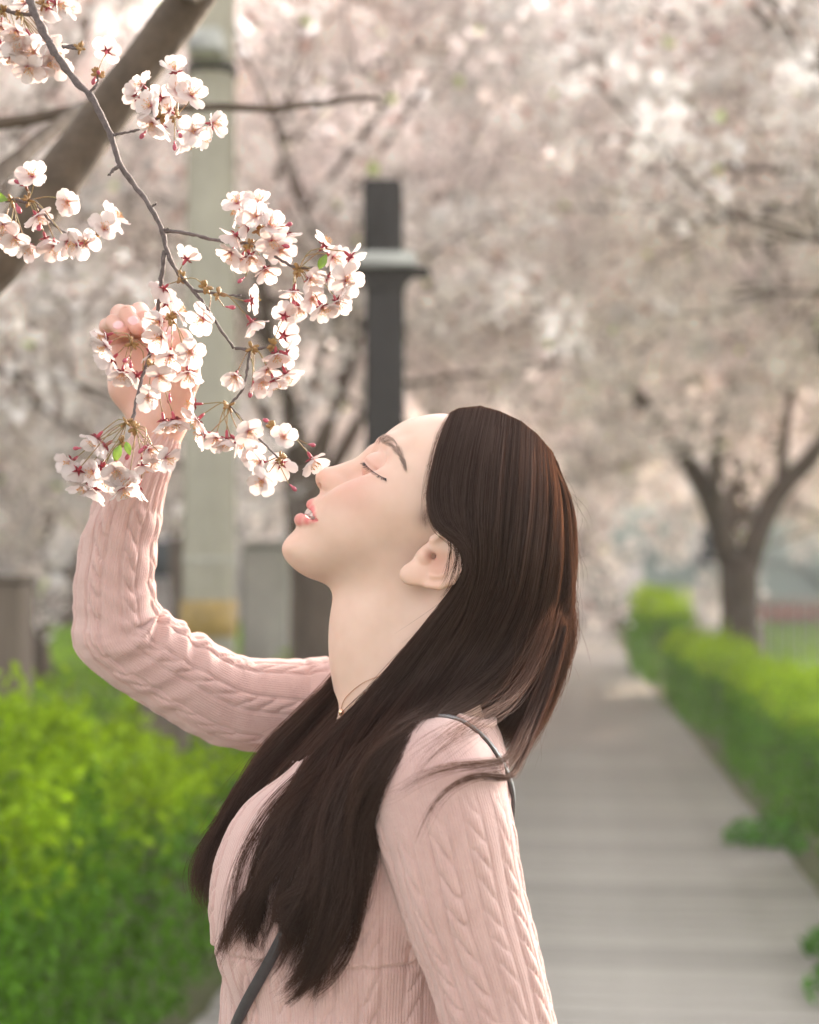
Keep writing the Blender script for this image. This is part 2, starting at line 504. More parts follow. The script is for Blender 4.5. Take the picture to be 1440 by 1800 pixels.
def place_tree(meshes, loc, rz, label, group='cherry trees in full blossom behind the woman', scale=1.0):
    root = empty('cherry_tree', loc); root.rotation_euler = (0, 0, rz); root.scale = (scale,) * 3
    tag(root, label, 'tree', group)
    t = link('trunk', meshes[0], None, root); c = link('crown', meshes[1], None, root)
    if not meshes[0].materials: meshes[0].materials.append(M['bark']); meshes[1].materials.append(M['blossom_far'])
    return root

# the forked tree on the right
fx = at(1300, 1140, 16.5); bx = float(fx[0])
def loc_of(px, py, Y, base): return at(px, py, Y) - base
base = np.array([bx, 16.5, -.05])
L = lambda px, py, Y: tuple(at(px, py, Y) - base)
right_tree = tree_meshes(31, [(0, 0, -.1), L(1300, 1130, 16.5), L(1300, 1050, 16.5), L(1298, 985, 16.5)], [.27, .215, .20, .205],
    [([L(1290, 1000, 16.5), L(1268, 940, 16.4), L(1250, 880, 16.3), L(1195, 790, 16.0), L(1120, 700, 15.5)], .14),
     ([L(1312, 1000, 16.5), L(1335, 930, 16.6), L(1368, 865, 16.7), L(1430, 800, 16.8), L(1500, 700, 16.8)], .14),
     ([L(1255, 890, 16.3), L(1262, 780, 15.6), L(1290, 660, 15.0)], .07),
     ([L(1372, 870, 16.7), L(1380, 760, 17.3), L(1400, 640, 17.6)], .07)], 1.9, keep=lambda P: P[:, 1] > -1.3)
place_tree(right_tree, base, 0, 'cherry tree with a forked dark trunk behind the right hedge')
# the dark trunk behind the woman's face
base2 = at(560, 1200, 10.2); base2[2] = -.05; b2 = base2
L2 = lambda px, py, Y: tuple(at(px, py, Y) - b2)
left_tree = tree_meshes(32, [(0, 0, -.1), L2(556, 1150, 10.2), L2(545, 950, 10.2), L2(530, 820, 10.2)], [.24, .17, .15, .14],
    [([L2(535, 840, 10.2), L2(520, 740, 10.0), L2(475, 600, 9.7), L2(455, 470, 9.4)], .06),
     ([L2(535, 840, 10.2), L2(565, 770, 10.3), L2(600, 690, 10.5), L2(640, 560, 10.8)], .055),
     ([L2(520, 760, 10.1), L2(560, 640, 9.6), L2(600, 520, 9.2)], .035),
     ([L2(480, 620, 9.8), L2(400, 500, 9.9), L2(300, 420, 10.3)], .035)], 2.0, keep=lambda P: P[:, 1] > 7.6 - 10.2)
place_tree(left_tree, base2, 0, 'cherry tree whose dark trunk shows just behind the woman\'s chin')

rng = np.random.default_rng(40)
kinds = []
for s, h in ((51, 1.9), (52, 1.7), (53, 2.1)):
    kinds.append(tree_meshes(s, [(0, 0, -.1), (.03, .02, .6), (-.02, .03, 1.3), (0, 0, h)], [.24, .17, .15, .14], stdlimbs(np.random.default_rng(s), h, 5 if s != 52 else 4, 1.5), 2.1))
spots = [
         (-4.6, 8.6, 'filling the top left behind the thick limb', .95),
         (-2.72, 16.5, 'second in the left row, between pole and lamp post', 1.3),
         (-2.2, 23, 'third in the left row, behind the lamp post', 1.4),
         (2.85, 24, 'in the right row behind the forked trunk', 1.4),
         (-2.4, 31, 'far down the left row beside the end of the boardwalk', 1.1),
         (3.75, 32, 'far down the right row behind the forked trunk', 1.15),
         (-6.2, 12, 'behind the concrete pole on the far left lawn', 1.0),
         (-6.8, 19.5, 'deep in the left background under the diagonal limb', 1.1),
         (6.8, 17.0, 'at the right edge beyond the forked tree', 1.1),
         (7.0, 22, 'deep in the right background in front of the pale green building', 1.2),
         (5.2, 18.5, 'on the right lawn straight behind the forked trunk', 1.2),
         (-7.5, 30, 'farthest left in the background', 1.3),
         (0.3, 52, 'closing the view at the far end of the boardwalk', 1.5),
         (-4.5, 50, 'left of the far end of the boardwalk', 1.5),
         (5.5, 50, 'right of the far end of the boardwalk', 1.5),
         (-3.6, 41, 'left row just short of the boardwalk\'s far end', 1.35),
         (10.5, 38, 'far right background before the pale building', 1.4),
         (-13, 40, 'far left background beyond the hedges', 1.5)]
SUNV = np.array(SUN_DIR)
def own_crown(seed, l, dd, rz, s, zmin, gap):
    """Tree meshes whose boughs leave a window for the low sun and stay above head height over the path."""
    o = path(l, dd, -.05); c_, s_ = math.cos(rz), math.sin(rz); Rz = np.array([[c_, -s_, 0], [s_, c_, 0], [0, 0, 1]])
    def keep(P):
        W = (P * s) @ Rz.T + o; q = W - np.array([0, DM, 1.35]); t = q @ SUNV
        return (np.linalg.norm(q - t[:, None] * SUNV, axis=1) > gap) & (W[:, 2] > zmin)
    r = np.random.default_rng(seed); h = 2.2
    return tree_meshes(seed, [(0, 0, -.1), (.03, .02, .6), (-.02, .03, 1.3), (0, 0, h)], [.24, .17, .15, .14], stdlimbs(r, h, 6, 1.5), 2.1, keep=keep)
place_tree(own_crown(54, 2.7, 8.3, .4, .95, 2.8, .9), path(2.7, 8.3, -.05), .4, 'blossoming cherry tree at the right whose boughs hang into the top right corner', scale=.95)
place_tree(own_crown(55, 2.7, 12.8, 2.1, 1.1, 2.7, .9), path(2.7, 12.8, -.05), 2.1, 'blossoming cherry tree in front of the forked tree, its crown high in the top right', scale=1.1)
for i, (l, dd, where, s) in enumerate(spots):
    place_tree(kinds[i % 3], path(l, dd, -.05), rng.random() * 6.28, 'blossoming cherry tree ' + where, scale=s)

# the near tree out of frame on the left, whose diagonal limb crosses the top left
tb = np.array([-1.50, 2.25, -.05])
N_ = lambda px, py, Y: tuple(at(px, py, Y * .75 if Y > 1.7 else Y) - tb)
root = empty('cherry_tree', tb); tag(root, 'near cherry tree with a thick bare brown limb slanting across the top left', 'tree')
mb = MB(); mb.tube(catmull(np.array([(0, 0, -.1), (.05, 0, .6), (.15, -.03, 1.1), (.30, -.06, 1.40)]), 10), np.linspace(.15, .075, 10), 16)
link('trunk', mb.mesh('trunk'), M['limb'], root)
lp = catmull(np.array([(.26, -.05, 1.33), N_(-330, 800, 2.72), N_(-150, 610, 2.66), N_(0, 455, 2.6), N_(120, 290, 2.6), N_(235, 135, 2.6), N_(345, -15, 2.58), N_(470, -190, 2.5)]), 40)
mb = MB(); mb.tube(lp, np.interp(np.arange(40), [0, 12, 39], [.060, .0355, .0255]) * (1 + .04 * np.sin(np.arange(40) * 1.9)), 14)
link('limb', mb.mesh('limb'), M['limb'], root)
def bough(pts, r0, r1, n=14):
    mb = MB(); P = catmull(np.array(pts), n); mb.tube(P + np.random.default_rng(5).normal(0, .002, P.shape), np.linspace(r0, r1, n), 7)
    link('bough', mb.mesh('bough'), M['limb'], root)
bough([N_(-260, 255, 3.0), N_(-60, 222, 3.1), N_(70, 206, 3.15), N_(150, 186, 3.2), N_(270, 192, 3.25), N_(400, 188, 3.3), N_(530, 186, 3.35), N_(600, 177, 3.4), N_(665, 172, 3.4)], .0125, .004, 20)
bough([N_(-120, 580, 2.67), N_(-60, 400, 2.8), N_(0, 305, 2.9), N_(60, 255, 3.0), N_(150, 186, 3.2)], .019, .010)
bough([N_(345, -15, 2.58), N_(200, -150, 2.1), N_(90, -140, 1.6), N_(48, -75, 1.31)], .022, .006)

# ------------------------------------------------------------------ street furniture
def on_ground(px, Y):
    p = at(px, 1000, Y); return np.array([p[0], p[1], 0.0])
def zat(py, Y): return float(at(720, py, Y)[2])
def wat(w, Y): return w * Y / F_PX
def rbox(parent, name, c, s, m, bev=.006, rot=None):
    mb = MB(); mb.box(c, s, rot, bev); return link(name, mb.mesh(name, False), m, parent)
# lamp post: square dark shaft, pale plate on flared bracket, dark head
Y = 6.0; lp0 = on_ground(677, Y)
root = empty('lamp_post', lp0); root.rotation_euler = (0, 0, R(-2)); tag(root, 'dark square lamp post with a pale crosswise plate behind the woman\'s head', 'lamp post')
w = wat(66, Y); zp = zat(462, Y)
rbox(root, 'shaft', (0, 0, (zat(484, Y)) / 2), (w, w, zat(484, Y)), M['dark_metal'])
mb = MB()
zz = np.linspace(zat(520, Y), zat(481, Y), 7)
for i in range(6):
    g = lambda k: w / 2 + wat(18, Y) * (k / 6) ** 3
    a, b = g(i), g(i + 1)
    V = [(sx * (a if zi == 0 else b), sy * w * .5 * 1.02, zz[i + zi]) for zi in (0, 1) for sx in (-1, 1) for sy in (-1, 1)]
    mb.add(V, [(0, 1, 3, 2), (4, 6, 7, 5), (0, 4, 5, 1), (2, 3, 7, 6), (0, 2, 6, 4), (1, 5, 7, 3)])
link('bracket', mb.mesh('bracket', False), M['dark_metal'], root)
rbox(root, 'lower_plate', (wat(8, Y), 0, zat(479, Y)), (wat(142, Y), w * 1.05, wat(8, Y)), M['dark_metal'], .003)
rbox(root, 'plate', (wat(-6, Y), -.01, zat(462, Y)), (wat(120, Y), w * 1.1, wat(25, Y)), M['pale_metal'], .004)
hz0, hz1 = zat(449, Y), zat(327, Y)
rbox(root, 'lamp_head', (-wat(4, Y), 0, (hz0 + hz1) / 2), (wat(68, Y), w, hz1 - hz0), M['dark_metal'])
rbox(root, 'cap', (-wat(4, Y), 0, hz1 + .006), (wat(62, Y), w * .9, .012), M['dark_metal'], .003)
rbox(root, 'base_plate', (0, 0, .01), (w * 1.7, w * 1.7, .02), M['dark_metal'], .004)
# utility pole
Y = 7.0; p0 = on_ground(368, Y); root = empty('utility_pole', p0); tag(root, 'tall round concrete pole with an ochre band, rising behind the raised arm', 'pole')
r0 = wat(92, Y) / 2
mb = MB(); mb.tube([(0, 0, -.1), (0, 0, 2), (0, 0, 4.5), (0, 0, 8.0)], [r0 * 1.03, r0, r0 * .88, r0 * .7], 32); link('shaft', mb.mesh('shaft'), M['concrete'], root)
def ring(parent, name, za, zb, r, m):
    mb = MB(); mb.tube([(0, 0, za), (0, 0, za + .004), (0, 0, zb - .004), (0, 0, zb)], [r - .004, r, r, r - .004], 32); return link(name, mb.mesh(name), m, parent)
ring(root, 'ochre_band', zat(1118, Y), zat(1055, Y), r0 + .010, M['yellow_band'])
ring(root, 'steel_band', zat(990, Y), zat(980, Y), r0 + .006, M['concrete2'])
ring(root, 'steel_band', zat(135, Y), zat(118, Y), r0 * .93 + .008, M['dark_metal'])
mb = MB(); mb.box((0, -r0 * .9 - .1, zat(105, Y)), (wat(60, Y), .16, wat(40, Y)), None, .01); link('junction_box', mb.mesh('junction_box', False), M['pale_metal'], root)
# gate pillar
Y = 11.2; p0 = on_ground(468, Y); root = empty('gate_pillar', p0); tag(root, 'short square grey pillar between the concrete pole and the dark trunk', 'pillar')
w = wat(78, Y); zt = zat(962, Y)
rbox(root, 'shaft', (0, 0, zt / 2), (w, w, zt), M['concrete2'], .012); rbox(root, 'coping', (0, 0, zt + .025), (w * 1.14, w * 1.14, .05), M['concrete2'], .01)
# brown posts
def post(px, Y, wpx, ytop, label):
    p0 = on_ground(px, Y); root = empty('wooden_post', p0); tag(root, label, 'post', 'brown timber posts on the left')
    w = wat(wpx, Y); zt = zat(ytop, Y)
    rbox(root, 'shaft', (0, 0, zt / 2 - .04), (w, w, zt), M['brown_wood'], .012); rbox(root, 'cap', (0, 0, zt - .04 + .012), (w * 1.06, w * 1.06, .024), M['brown_wood'], .008)
post(0, 5.2, 100, 1004, 'thick brown timber post at the left edge above the hedge')
post(292, 6.4, 78, 1190, 'low brown timber post under the raised pink sleeve')
# notice boards
def board(px0, px1, py0, py1, Y, label):
    p0 = on_ground((px0 + px1) / 2, Y); root = empty('notice_board', p0); tag(root, label, 'notice board', 'white boards beyond the hedge')
    w, za, zb = wat(px1 - px0, Y), zat(py1, Y), zat(py0, Y)
    rbox(root, 'panel', (0, 0, (za + zb) / 2), (w, .04, zb - za), M['white_panel'], .006)
    for s in (-1, 1): rbox(root, 'leg', (s * (w / 2 - .05), .045, (zb - .05) / 2), (.05, .05, zb - .05), M['pale_metal'], .006)
board(1192, 1275, 1032, 1120, 22.5, 'white board left of the forked trunk')
board(1070, 1130, 992, 1040, 27, 'smaller white board above the far lime hedge')
# long low building
Y = 44
root = empty('building', on_ground(1260, Y)); tag(root, 'long pale green building behind the trees on the right', 'building')
rbox(root, 'wall', (6, 0, 2.4), (26, 8, 4.9), M['teal_wall'], .02)
rbox(root, 'roof', (6, 0, 5.0), (27, 9, .35), M['roof'], .05)
rbox(root, 'plinth', (6, -4.05, .25), (26, .12, .6), M['roof'], .02)
for k in range(6):
    f = rbox(root, 'window', (-4.5 + k * 4.0, -4.02, 2.05), (1.7, .08, 1.1), M['white_panel'], .01)
    rbox(f, 'pane', (-4.5 + k * 4.0, -4.05, 2.05), (1.5, .06, .9), M['glass'], .004)
Y = 50
root = empty('building', on_ground(420, Y)); tag(root, 'pale grey building far behind the hedges on the left', 'building')
rbox(root, 'wall', (-5, 0, 3.2), (24, 8, 6.5), M['grey_wall'], .02)
rbox(root, 'roof', (-5, 0, 6.6), (25, 9, .35), M['roof'], .05)
for r_ in range(2):
    for k in range(7):
        f = rbox(root, 'window', (-15 + k * 3.3, -4.02, 1.7 + r_ * 2.9), (1.6, .08, 1.3), M['white_panel'], .01)
        rbox(f, 'pane', (-15 + k * 3.3, -4.05, 1.7 + r_ * 2.9), (1.4, .06, 1.1), M['glass'], .004)
# railing beyond the right hedge
Y = 20
c0 = at(1345, 1100, Y); c0[2] = 0
root = empty('railing', c0); tag(root, 'pale railing of upright bars right of the forked trunk', 'railing')
for z in (.12, 1.02): rbox(root, 'rail', (1.6, 0, z), (3.6, .05, .05), M['pale_metal'], .004)
mb = MB(); mb.box((0, 0, .57), (.035, .035, .9), None, .003); bar = mb.mesh('bar', False); bar.materials.append(M['pale_metal'])
for k in range(24): link('bar', bar, None, root, (-.15 + k * .15, 0, 0))
# red flower bed
rng = np.random.default_rng(77); n = 1500
P = np.stack([rng.uniform(-.2, 4, n), rng.uniform(-.4, .4, n), rng.random(n) * .22 + .5], -1)
V, Q = cards(P, .09, rng); c0 = at(1350, 1060, 27); c0[2] = 0
o = link('flower_bed', with_tint(mesh_np('flower_bed', V + c0, Q, False), np.repeat((1 + .3 * rng.normal(size=(n, 3))).clip(.4, 1.6), 4, 0)), M['red_flower'])
tag(o, 'strip of red flowers below the pale green building', 'flowers', kind='stuff')
# lawn on either side: short grass blades near the camera side, sunlit
def lawn(l0, l1, d0, d1, n, seed):
    rng = np.random.default_rng(seed)
    P = np.stack([path(l, d, -.03) for l, d in zip(rng.uniform(l0, l1, n), rng.uniform(d0, d1, n) )])
    V, Q = cards(P, .16, rng, .5, .3); V[:, 2] = np.maximum(V[:, 2], -.07)
    c = np.repeat(np.array([[1.7, 1.5, 1.2]]) * (1 + .25 * rng.normal(size=(n, 1))).clip(.5, 1.6), 4, 0)
    return V, Q, c
a = lawn(1.9, 12, 6, 40, 26000, 61); b = lawn(-12, -1.9, 6, 40, 20000, 62)
o = link('grass', with_tint(mesh_np('grass', np.concatenate([a[0], b[0]]), np.concatenate([a[1], b[1] + len(a[0])]), False), np.concatenate([a[2], b[2]])), M['leaf'])
tag(o, 'grass on both sides of the boardwalk beyond the hedges', 'grass', kind='stuff')
# ------------------------------------------------------------------ implicit surfaces
def surface_nets(F, org, h):
    """Quad surface of F = 0 on a regular grid (inside negative)."""
    nx, ny, nz = F.shape
    S = F < 0
    cs = np.zeros((nx - 1, ny - 1, nz - 1), np.int8)
    for a in (0, 1):
        for b in (0, 1):
            for c in (0, 1):
                cs += S[a:nx - 1 + a, b:ny - 1 + b, c:nz - 1 + c]
    act = (cs > 0) & (cs < 8)
    I = np.argwhere(act)
    idx = np.full(act.shape, -1, np.int64); idx[act] = np.arange(len(I))
    acc = np.zeros((len(I), 3)); cnt = np.zeros(len(I))
    for ax in range(3):
        o = [k for k in range(3) if k != ax]
        for a in (0, 1):
            for b in (0, 1):
                p = I.copy(); p[:, o[0]] += a; p[:, o[1]] += b
                q = p.copy(); q[:, ax] += 1
                f0 = F[p[:, 0], p[:, 1], p[:, 2]]; f1 = F[q[:, 0], q[:, 1], q[:, 2]]
                m = (f0 < 0) != (f1 < 0)
                t = np.where(m, f0 / np.where(m, f0 - f1, 1), 0)
                pt = p.astype(float); pt[:, ax] += t
                acc[m] += pt[m]; cnt[m] += 1
    V = acc / cnt[:, None] * h + np.asarray(org)
    Q = []
    for ax in range(3):
        o = [(ax + 1) % 3, (ax + 2) % 3]
        sl0 = [slice(None)] * 3; sl1 = [slice(None)] * 3
        sl0[ax] = slice(0, F.shape[ax] - 1); sl1[ax] = slice(1, F.shape[ax])
        for k in o: sl0[k] = slice(1, F.shape[k] - 1); sl1[k] = slice(1, F.shape[k] - 1)
        a, b = S[tuple(sl0)], S[tuple(sl1)]
        E = np.argwhere(a != b)
        flip = a[tuple(E.T)]
        e = E.copy(); e[:, o[0]] += 1; e[:, o[1]] += 1
        def cell(d0, d1):
            c = e.copy(); c[:, o[0]] += d0; c[:, o[1]] += d1
            return idx[c[:, 0], c[:, 1], c[:, 2]]
        q = np.stack([cell(-1, -1), cell(0, -1), cell(0, 0), cell(-1, 0)], 1)
        q[~flip] = q[~flip][:, ::-1]
        Q.append(q)
    return V.astype(np.float32), np.concatenate(Q)

def grid(lo, hi, h):
    ax = [np.arange(l, u + h, h, dtype=np.float32) for l, u in zip(lo, hi)]
    return ax, np.meshgrid(*ax, indexing='ij', sparse=True)
def smin(a, b, k):
    h = np.clip(.5 + .5 * (b - a) / k, 0, 1)
    return b + (a - b) * h - k * h * (1 - h)
def smax(a, b, k): return -smin(-a, -b, k)
def ell(g, c, r, R_=None):
    d = [g[i] - np.float32(c[i]) for i in range(3)]
    if R_ is not None:
        d = [sum(np.float32(R_[j][i]) * d[j] for j in range(3)) for i in range(3)]
    k0 = np.sqrt(sum((d[i] / np.float32(r[i])) ** 2 for i in range(3)))
    k1 = np.sqrt(sum((d[i] / np.float32(r[i] ** 2)) ** 2 for i in range(3)))
    return k0 * (k0 - 1) / np.maximum(k1, 1e-6)
def cap(g, a, b, ra, rb):
    """Round cone from a to b."""
    a = np.asarray(a, float); b = np.asarray(b, float); ab = b - a; L2 = float(ab @ ab) + 1e-12
    p = [g[i] - np.float32(a[i]) for i in range(3)]
    t = np.clip(sum(p[i] * np.float32(ab[i]) for i in range(3)) / np.float32(L2), 0, 1)
    d = np.sqrt(sum((p[i] - t * np.float32(ab[i])) ** 2 for i in range(3)))
    return d - (np.float32(ra) + t * np.float32(rb - ra))
def chain(g, P, r, k=0.003):
    f = None
    for i in range(len(P) - 1):
        c = cap(g, P[i], P[i + 1], r[i], r[i + 1]); f = c if f is None else smin(f, c, k)
    return f
def poly_sd(P, X, Z):
    """Signed distance to a polygon in the x-z plane, negative inside."""
    d = np.full(X.shape, 1e9); s = np.zeros(X.shape, bool); n = len(P)
    for i in range(n):
        a, b = P[i], P[(i + 1) % n]; e = b - a
        wx, wz = X - a[0], Z - a[1]
        t = np.clip((wx * e[0] + wz * e[1]) / (e @ e + 1e-15), 0, 1)
        d = np.minimum(d, (wx - t * e[0]) ** 2 + (wz - t * e[1]) ** 2)
        c = (a[1] > Z) != (b[1] > Z)
        s ^= c & (X < (b[0] - a[0]) * (Z - a[1]) / np.where(abs(b[1] - a[1]) < 1e-12, 1e-12, b[1] - a[1]) + a[0])
    return np.where(s, -1, 1) * np.sqrt(d)
def smooth_poly(px, closed=True, n=6):
    P = np.array(px, float); P = np.stack(mid(P[:, 0], P[:, 1]), -1)
    k = len(P); out = []
    for i in range(k):
        p0, p1, p2, p3 = P[i - 1], P[i], P[(i + 1) % k], P[(i + 2) % k]
        for t in np.linspace(0, 1, n, endpoint=False):
            out.append(.5 * ((2 * p1) + (-p0 + p2) * t + (2 * p0 - 5 * p1 + 4 * p2 - p3) * t * t + (-p0 + 3 * p1 - 3 * p2 + p3) * t ** 3))
    return np.array(out)
def m3(px, py, y=0.0):
    """Point beside the woman's mid-plane: photo pixel on the plane, y metres to either side."""
    x, z = mid(px, py)
    return np.array([float(x), y, float(z)])
PXM = DM / F_PX                                   # metres per photo pixel on the mid-plane

# ------------------------------------------------------------------ the woman: head, neck and chest
BASE = [(793,729),(768,728),(735,733),(710,741),(689,754),(672,769),(660,782),(652,792),(646,801),(641,814),(630,832),(612,850),(590,861),(572,868),
        (560,872.5),(549,877.5),(545,882),(544.5,888),(547,893),(538,898.5),(526,904),(519.5,910),(519,917),(521.5,924),(518.5,931),(512,938),(503.8,946.7),(497.5,957),
        (496,967.5),(499.6,979),(508,991),(522.5,1004),(541,1015),(565,1023),(600,1029),(650,1029),(700,1018),(745,1025),(800,1070),(850,1110),
        (900,1100),(945,1060),(970,1000),(982,930),(974,860),(945,802),(900,758),(850,735),(820,729)]
NOSE = [(655,791),(641,798),(627,805),(606,813),(585,819.8),(571,825),(562.5,832.5),(560,841),(562,850),(567,857.5),(572,864),(590,874),(620,866),(650,835)]
CTRL = [(720,760,.062,.060),(740,830,.069,.062),(680,800,.063,.060),(650,880,.061,.062),(700,910,.066,.06),(590,900,.052,.056),(560,905,.045,.048),(515,958,.034,.036),(600,1010,.046,.032),
        (690,990,.057,.034),(770,960,.068,.05),(860,760,.074,.07),(940,830,.076,.075),(960,980,.074,.07),(890,1080,.060,.055)]
NECK_C = 730.0
TORSO = [  # photo row, front, back, half width
    (1262, 600, 850, .056), (1290, 572, 862, .080), (1325, 535, 874, .115), (1365, 495, 880, .138), (1420, 450, 884, .148), (1500, 408, 882, .150), (1560, 396, 876, .148),
    (1620, 402, 866, .142), (1700, 408, 856, .135), (1800, 402, 852, .132), (1950, 400, 862, .142), (2150, 392, 884, .165), (2290, 392, 884, .168)]
TZ = np.array([float(mid(700, t[0])[1]) for t in TORSO]); TF = np.array([float(mid(t[1], t[0])[0]) for t in TORSO])
TB = np.array([float(mid(t[2], t[0])[0]) for t in TORSO]); TW = np.array([t[3] for t in TORSO])
def torso_f(g, shrink=0.0):
    z = g[2]
    fr = np.interp(z, TZ[::-1], TF[::-1]).astype(np.float32) + shrink; bk = np.interp(z, TZ[::-1], TB[::-1]).astype(np.float32) - shrink
    w = np.interp(z, TZ[::-1], TW[::-1]).astype(np.float32) - shrink
    c, a = (fr + bk) / 2, (bk - fr) / 2
    k = np.sqrt(((g[0] - c) / a) ** 2 + (np.abs(g[1]) / w) ** 2)
    f = (k - 1) * np.minimum(a, w)
    return np.maximum(f, np.maximum(z - (TZ[0] + .002 - shrink), TZ[-1] + shrink - z))
def bust_f(g, grow=0.0):
    ya = np.abs(g[1])
    f = ell((g[0], ya, g[2]), m3(500, 1545, .064), (.048 + grow, .058 + grow, .076 + grow))
    return f
SH_N = at(764, 1384, 1.068) - (0, DM, 0)   # near shoulder, y relative to the mid-plane
SH_F = at(592, 1252, 1.352) - (0, DM, 0)
def shoulders_f(g, grow=0.0):
    nb = m3(742, 1332, 0)
    f = cap(g, nb + (0, -.03, 0), SH_N + (0, .012, .0), .046 + grow, .043 + grow)
    f = smin(f, cap(g, m3(725, 1328, .02), SH_F + (0.012, -.015, -.004), .048 + grow, .045 + grow), .03)
    return f

def head_field(h, lo, hi):
    ax, g = grid(lo, hi, h)
    X2, Z2 = np.meshgrid(ax[0].astype(float), ax[2].astype(float), indexing='ij')
    x, y, z = g; ya = np.abs(y); G = (x, ya, z)
    def blend(ctrl):
        ws = 0; vs = 0; rs = 0
        for px, py, wm, rr in ctrl:
            cx, cz = mid(px, py); w = np.exp(-((X2 - cx) ** 2 + (Z2 - cz) ** 2) / (2 * (62 * PXM) ** 2)) + 1e-9
            ws = ws + w; vs = vs + w * wm; rs = rs + w * rr
        return vs / ws, rs / ws
    def inflate(sd, Wm, Rr, soft=0):
        d = -sd; t = np.clip(d / Rr, None, 1)
        Q = np.where(d > 0, Wm ** 2 * (1 - (1 - t) ** 2), Wm ** 2 * 2 * d / Rr)
        if soft:                                    # no ridge along the middle axis of the outline
            k = np.exp(-np.arange(-12, 13) ** 2 / (2 * (soft / h) ** 2)); k /= k.sum(); B = np.pad(Q, 12, mode='edge')
            B = sum(k[i] * B[i:i + Q.shape[0]] for i in range(25)); B = sum(k[i] * B[:, i:i + Q.shape[1]] for i in range(25))
            w = np.clip((d - .004) / .012, 0, 1); Q = Q + (B - Q) * w * w * (3 - 2 * w)
        gx, gz = np.gradient(Q, h); gm = (gx ** 2 + gz ** 2).astype(np.float32)[:, None, :]
        return (y * y - Q.astype(np.float32)[:, None, :]) / np.sqrt(4 * y * y + gm + 1e-6)
    Wm, Rr = blend(CTRL)
    F = inflate(poly_sd(smooth_poly(BASE), X2, Z2), Wm, Rr, .0062)
    # soft limit of the gradient estimate far inside
    N = inflate(poly_sd(smooth_poly(NOSE), X2, Z2), np.full(X2.shape, .0135), np.full(X2.shape, .0125))
    F = smin(F, N, .012)
    F = smin(F, ell(G, m3(588, 853, .0115), (.0095, .0062, .0075)), .004)      # wing of the nose
    F = smin(F, ell(G, m3(571, 841, .0), (.0068, .0095, .0068)), .006)         # tip
    F = smax(F, -ell(G, m3(572.5, 855.5, .0065), (.0062, .0030, .0032)), .002)   # nostril
    F = smin(F, ell(G, m3(668, 872, .047), (.019, .012, .016)), .022)          # cheekbone
    F = smin(F, ell(G, m3(617, 905, .036), (.020, .010, .018)), .022)          # smiling cheek
    # lips, parted: every point sits on the face's own surface
    xg, zg = ax[0].astype(float), ax[2].astype(float)
    def wb(px, py):
        a, b = mid(px, py); col = F[int(round((float(a) - xg[0]) / h)), :, int(round((float(b) - zg[0]) / h))]
        i = np.nonzero(col < 0)[0]
        if not len(i): return 0.0
        i = i[-1]; return float(ax[1][i] + h * col[i] / (col[i] - col[i + 1]))
    global UP_LIP, LO_LIP, MOUTH
    ml = lambda pts: [m3(a, b, 0 if i == 0 else wb(a, b) + o) for i, (a, b, o) in enumerate(pts)]
    UP_LIP = ml([(549, 887, 0), (551, 889, -.001), (555, 896, -.0015), (561, 909, -.0015), (565, 917, -.0015)])
    LO_LIP = ml([(529, 913.5, 0), (533, 914.5, -.002), (543, 917, -.002), (555, 919, -.0015), (564, 918.5, -.0015)])
    MOUTH = ml([(533, 898.5, 0), (538, 901, .0), (549, 908, -.0005), (558, 914, -.0003), (564, 917.8, -.0003)])
    MO2 = [p + np.array([.0045, -.004 if i else 0, -.001]) for i, p in enumerate(MOUTH)]
    F = smin(F, chain(G, UP_LIP, [.0044, .0042, .0037, .0025, .0012], .002), .0025)
    F = smin(F, chain(G, LO_LIP, [.0049, .0047, .0041, .0027, .0012], .002), .0025)
    F = smax(F, -chain(G, MOUTH, [.0044, .0042, .0034, .0018, .0006], .001), .0012)
    F = smax(F, -chain(G, MO2, [.0048, .0044, .0036, .0016, .0006], .001), .0012)
    # eye socket, closed lid, lash line
    F = smax(F, -ell(G, m3(647, 815, .036), (.0140, .0130, .0120)), .012)
    EC = m3(665, 828, .0305)
    F = smin(F, ell(G, EC, (.0128,) * 3), .0035)
    lp = []
    for px, py in LASH:
        p = m3(px, py, 0); q = max(.0128 ** 2 - (p[0] - EC[0]) ** 2 - (p[2] - EC[2]) ** 2, 0)
        lp.append(np.array([p[0], EC[1] + math.sqrt(q), p[2]]))
    F = smax(F, -chain(G, lp, [.0006] + [.0009] * (len(lp) - 2) + [.0005], .0005), .0012)
    F = smin(F, chain(G, [m3(674, 782, .018), m3(690, 786, .029), m3(705, 802, .041), m3(716, 826, .050)], [.0035, .0045, .0045, .003], .006), .010)   # brow ridge
    # ear
    E = lambda px, py, o: m3(px, py, 0) * (1, 0, 1) + (0, .0655 + o, 0)
    sc = lambda px, py: (760 + (px - 760) * .945, 985 + (py - 985) * .945)   # nearer than the mid-plane, so drawn a little smaller
    EE = lambda px, py, o: E(*sc(px, py), o)
    ear = np.array([(712,998),(708,1008),(713,1018),(726,1026),(750,1034),(775,1034),(797,1022),(811,1000),(818,975),(816,952),(803,938),(785,934),(768,944),(750,954),(733,968),(722,985)], float)
    ear = np.array([sc(*p) for p in ear])
    de = poly_sd(smooth_poly(ear), X2, Z2).astype(np.float32)[:, None, :]
    tilt = (.0655 + .0035 + ((x - np.float32(m3(730, 985)[0])) * .16 + (np.float32(m3(730, 985)[2]) - z) * .10)).astype(np.float32)
    plate = smax(de, np.abs(ya - tilt) - .0028, .003)
    F = smin(F, plate, .004)
    tl = lambda px, py, o=0.0: EE(px, py, .0035 + (sc(px, py)[0] - 730) * PXM * .16 + (sc(px, py)[1] - 985) * PXM * .10 + o)
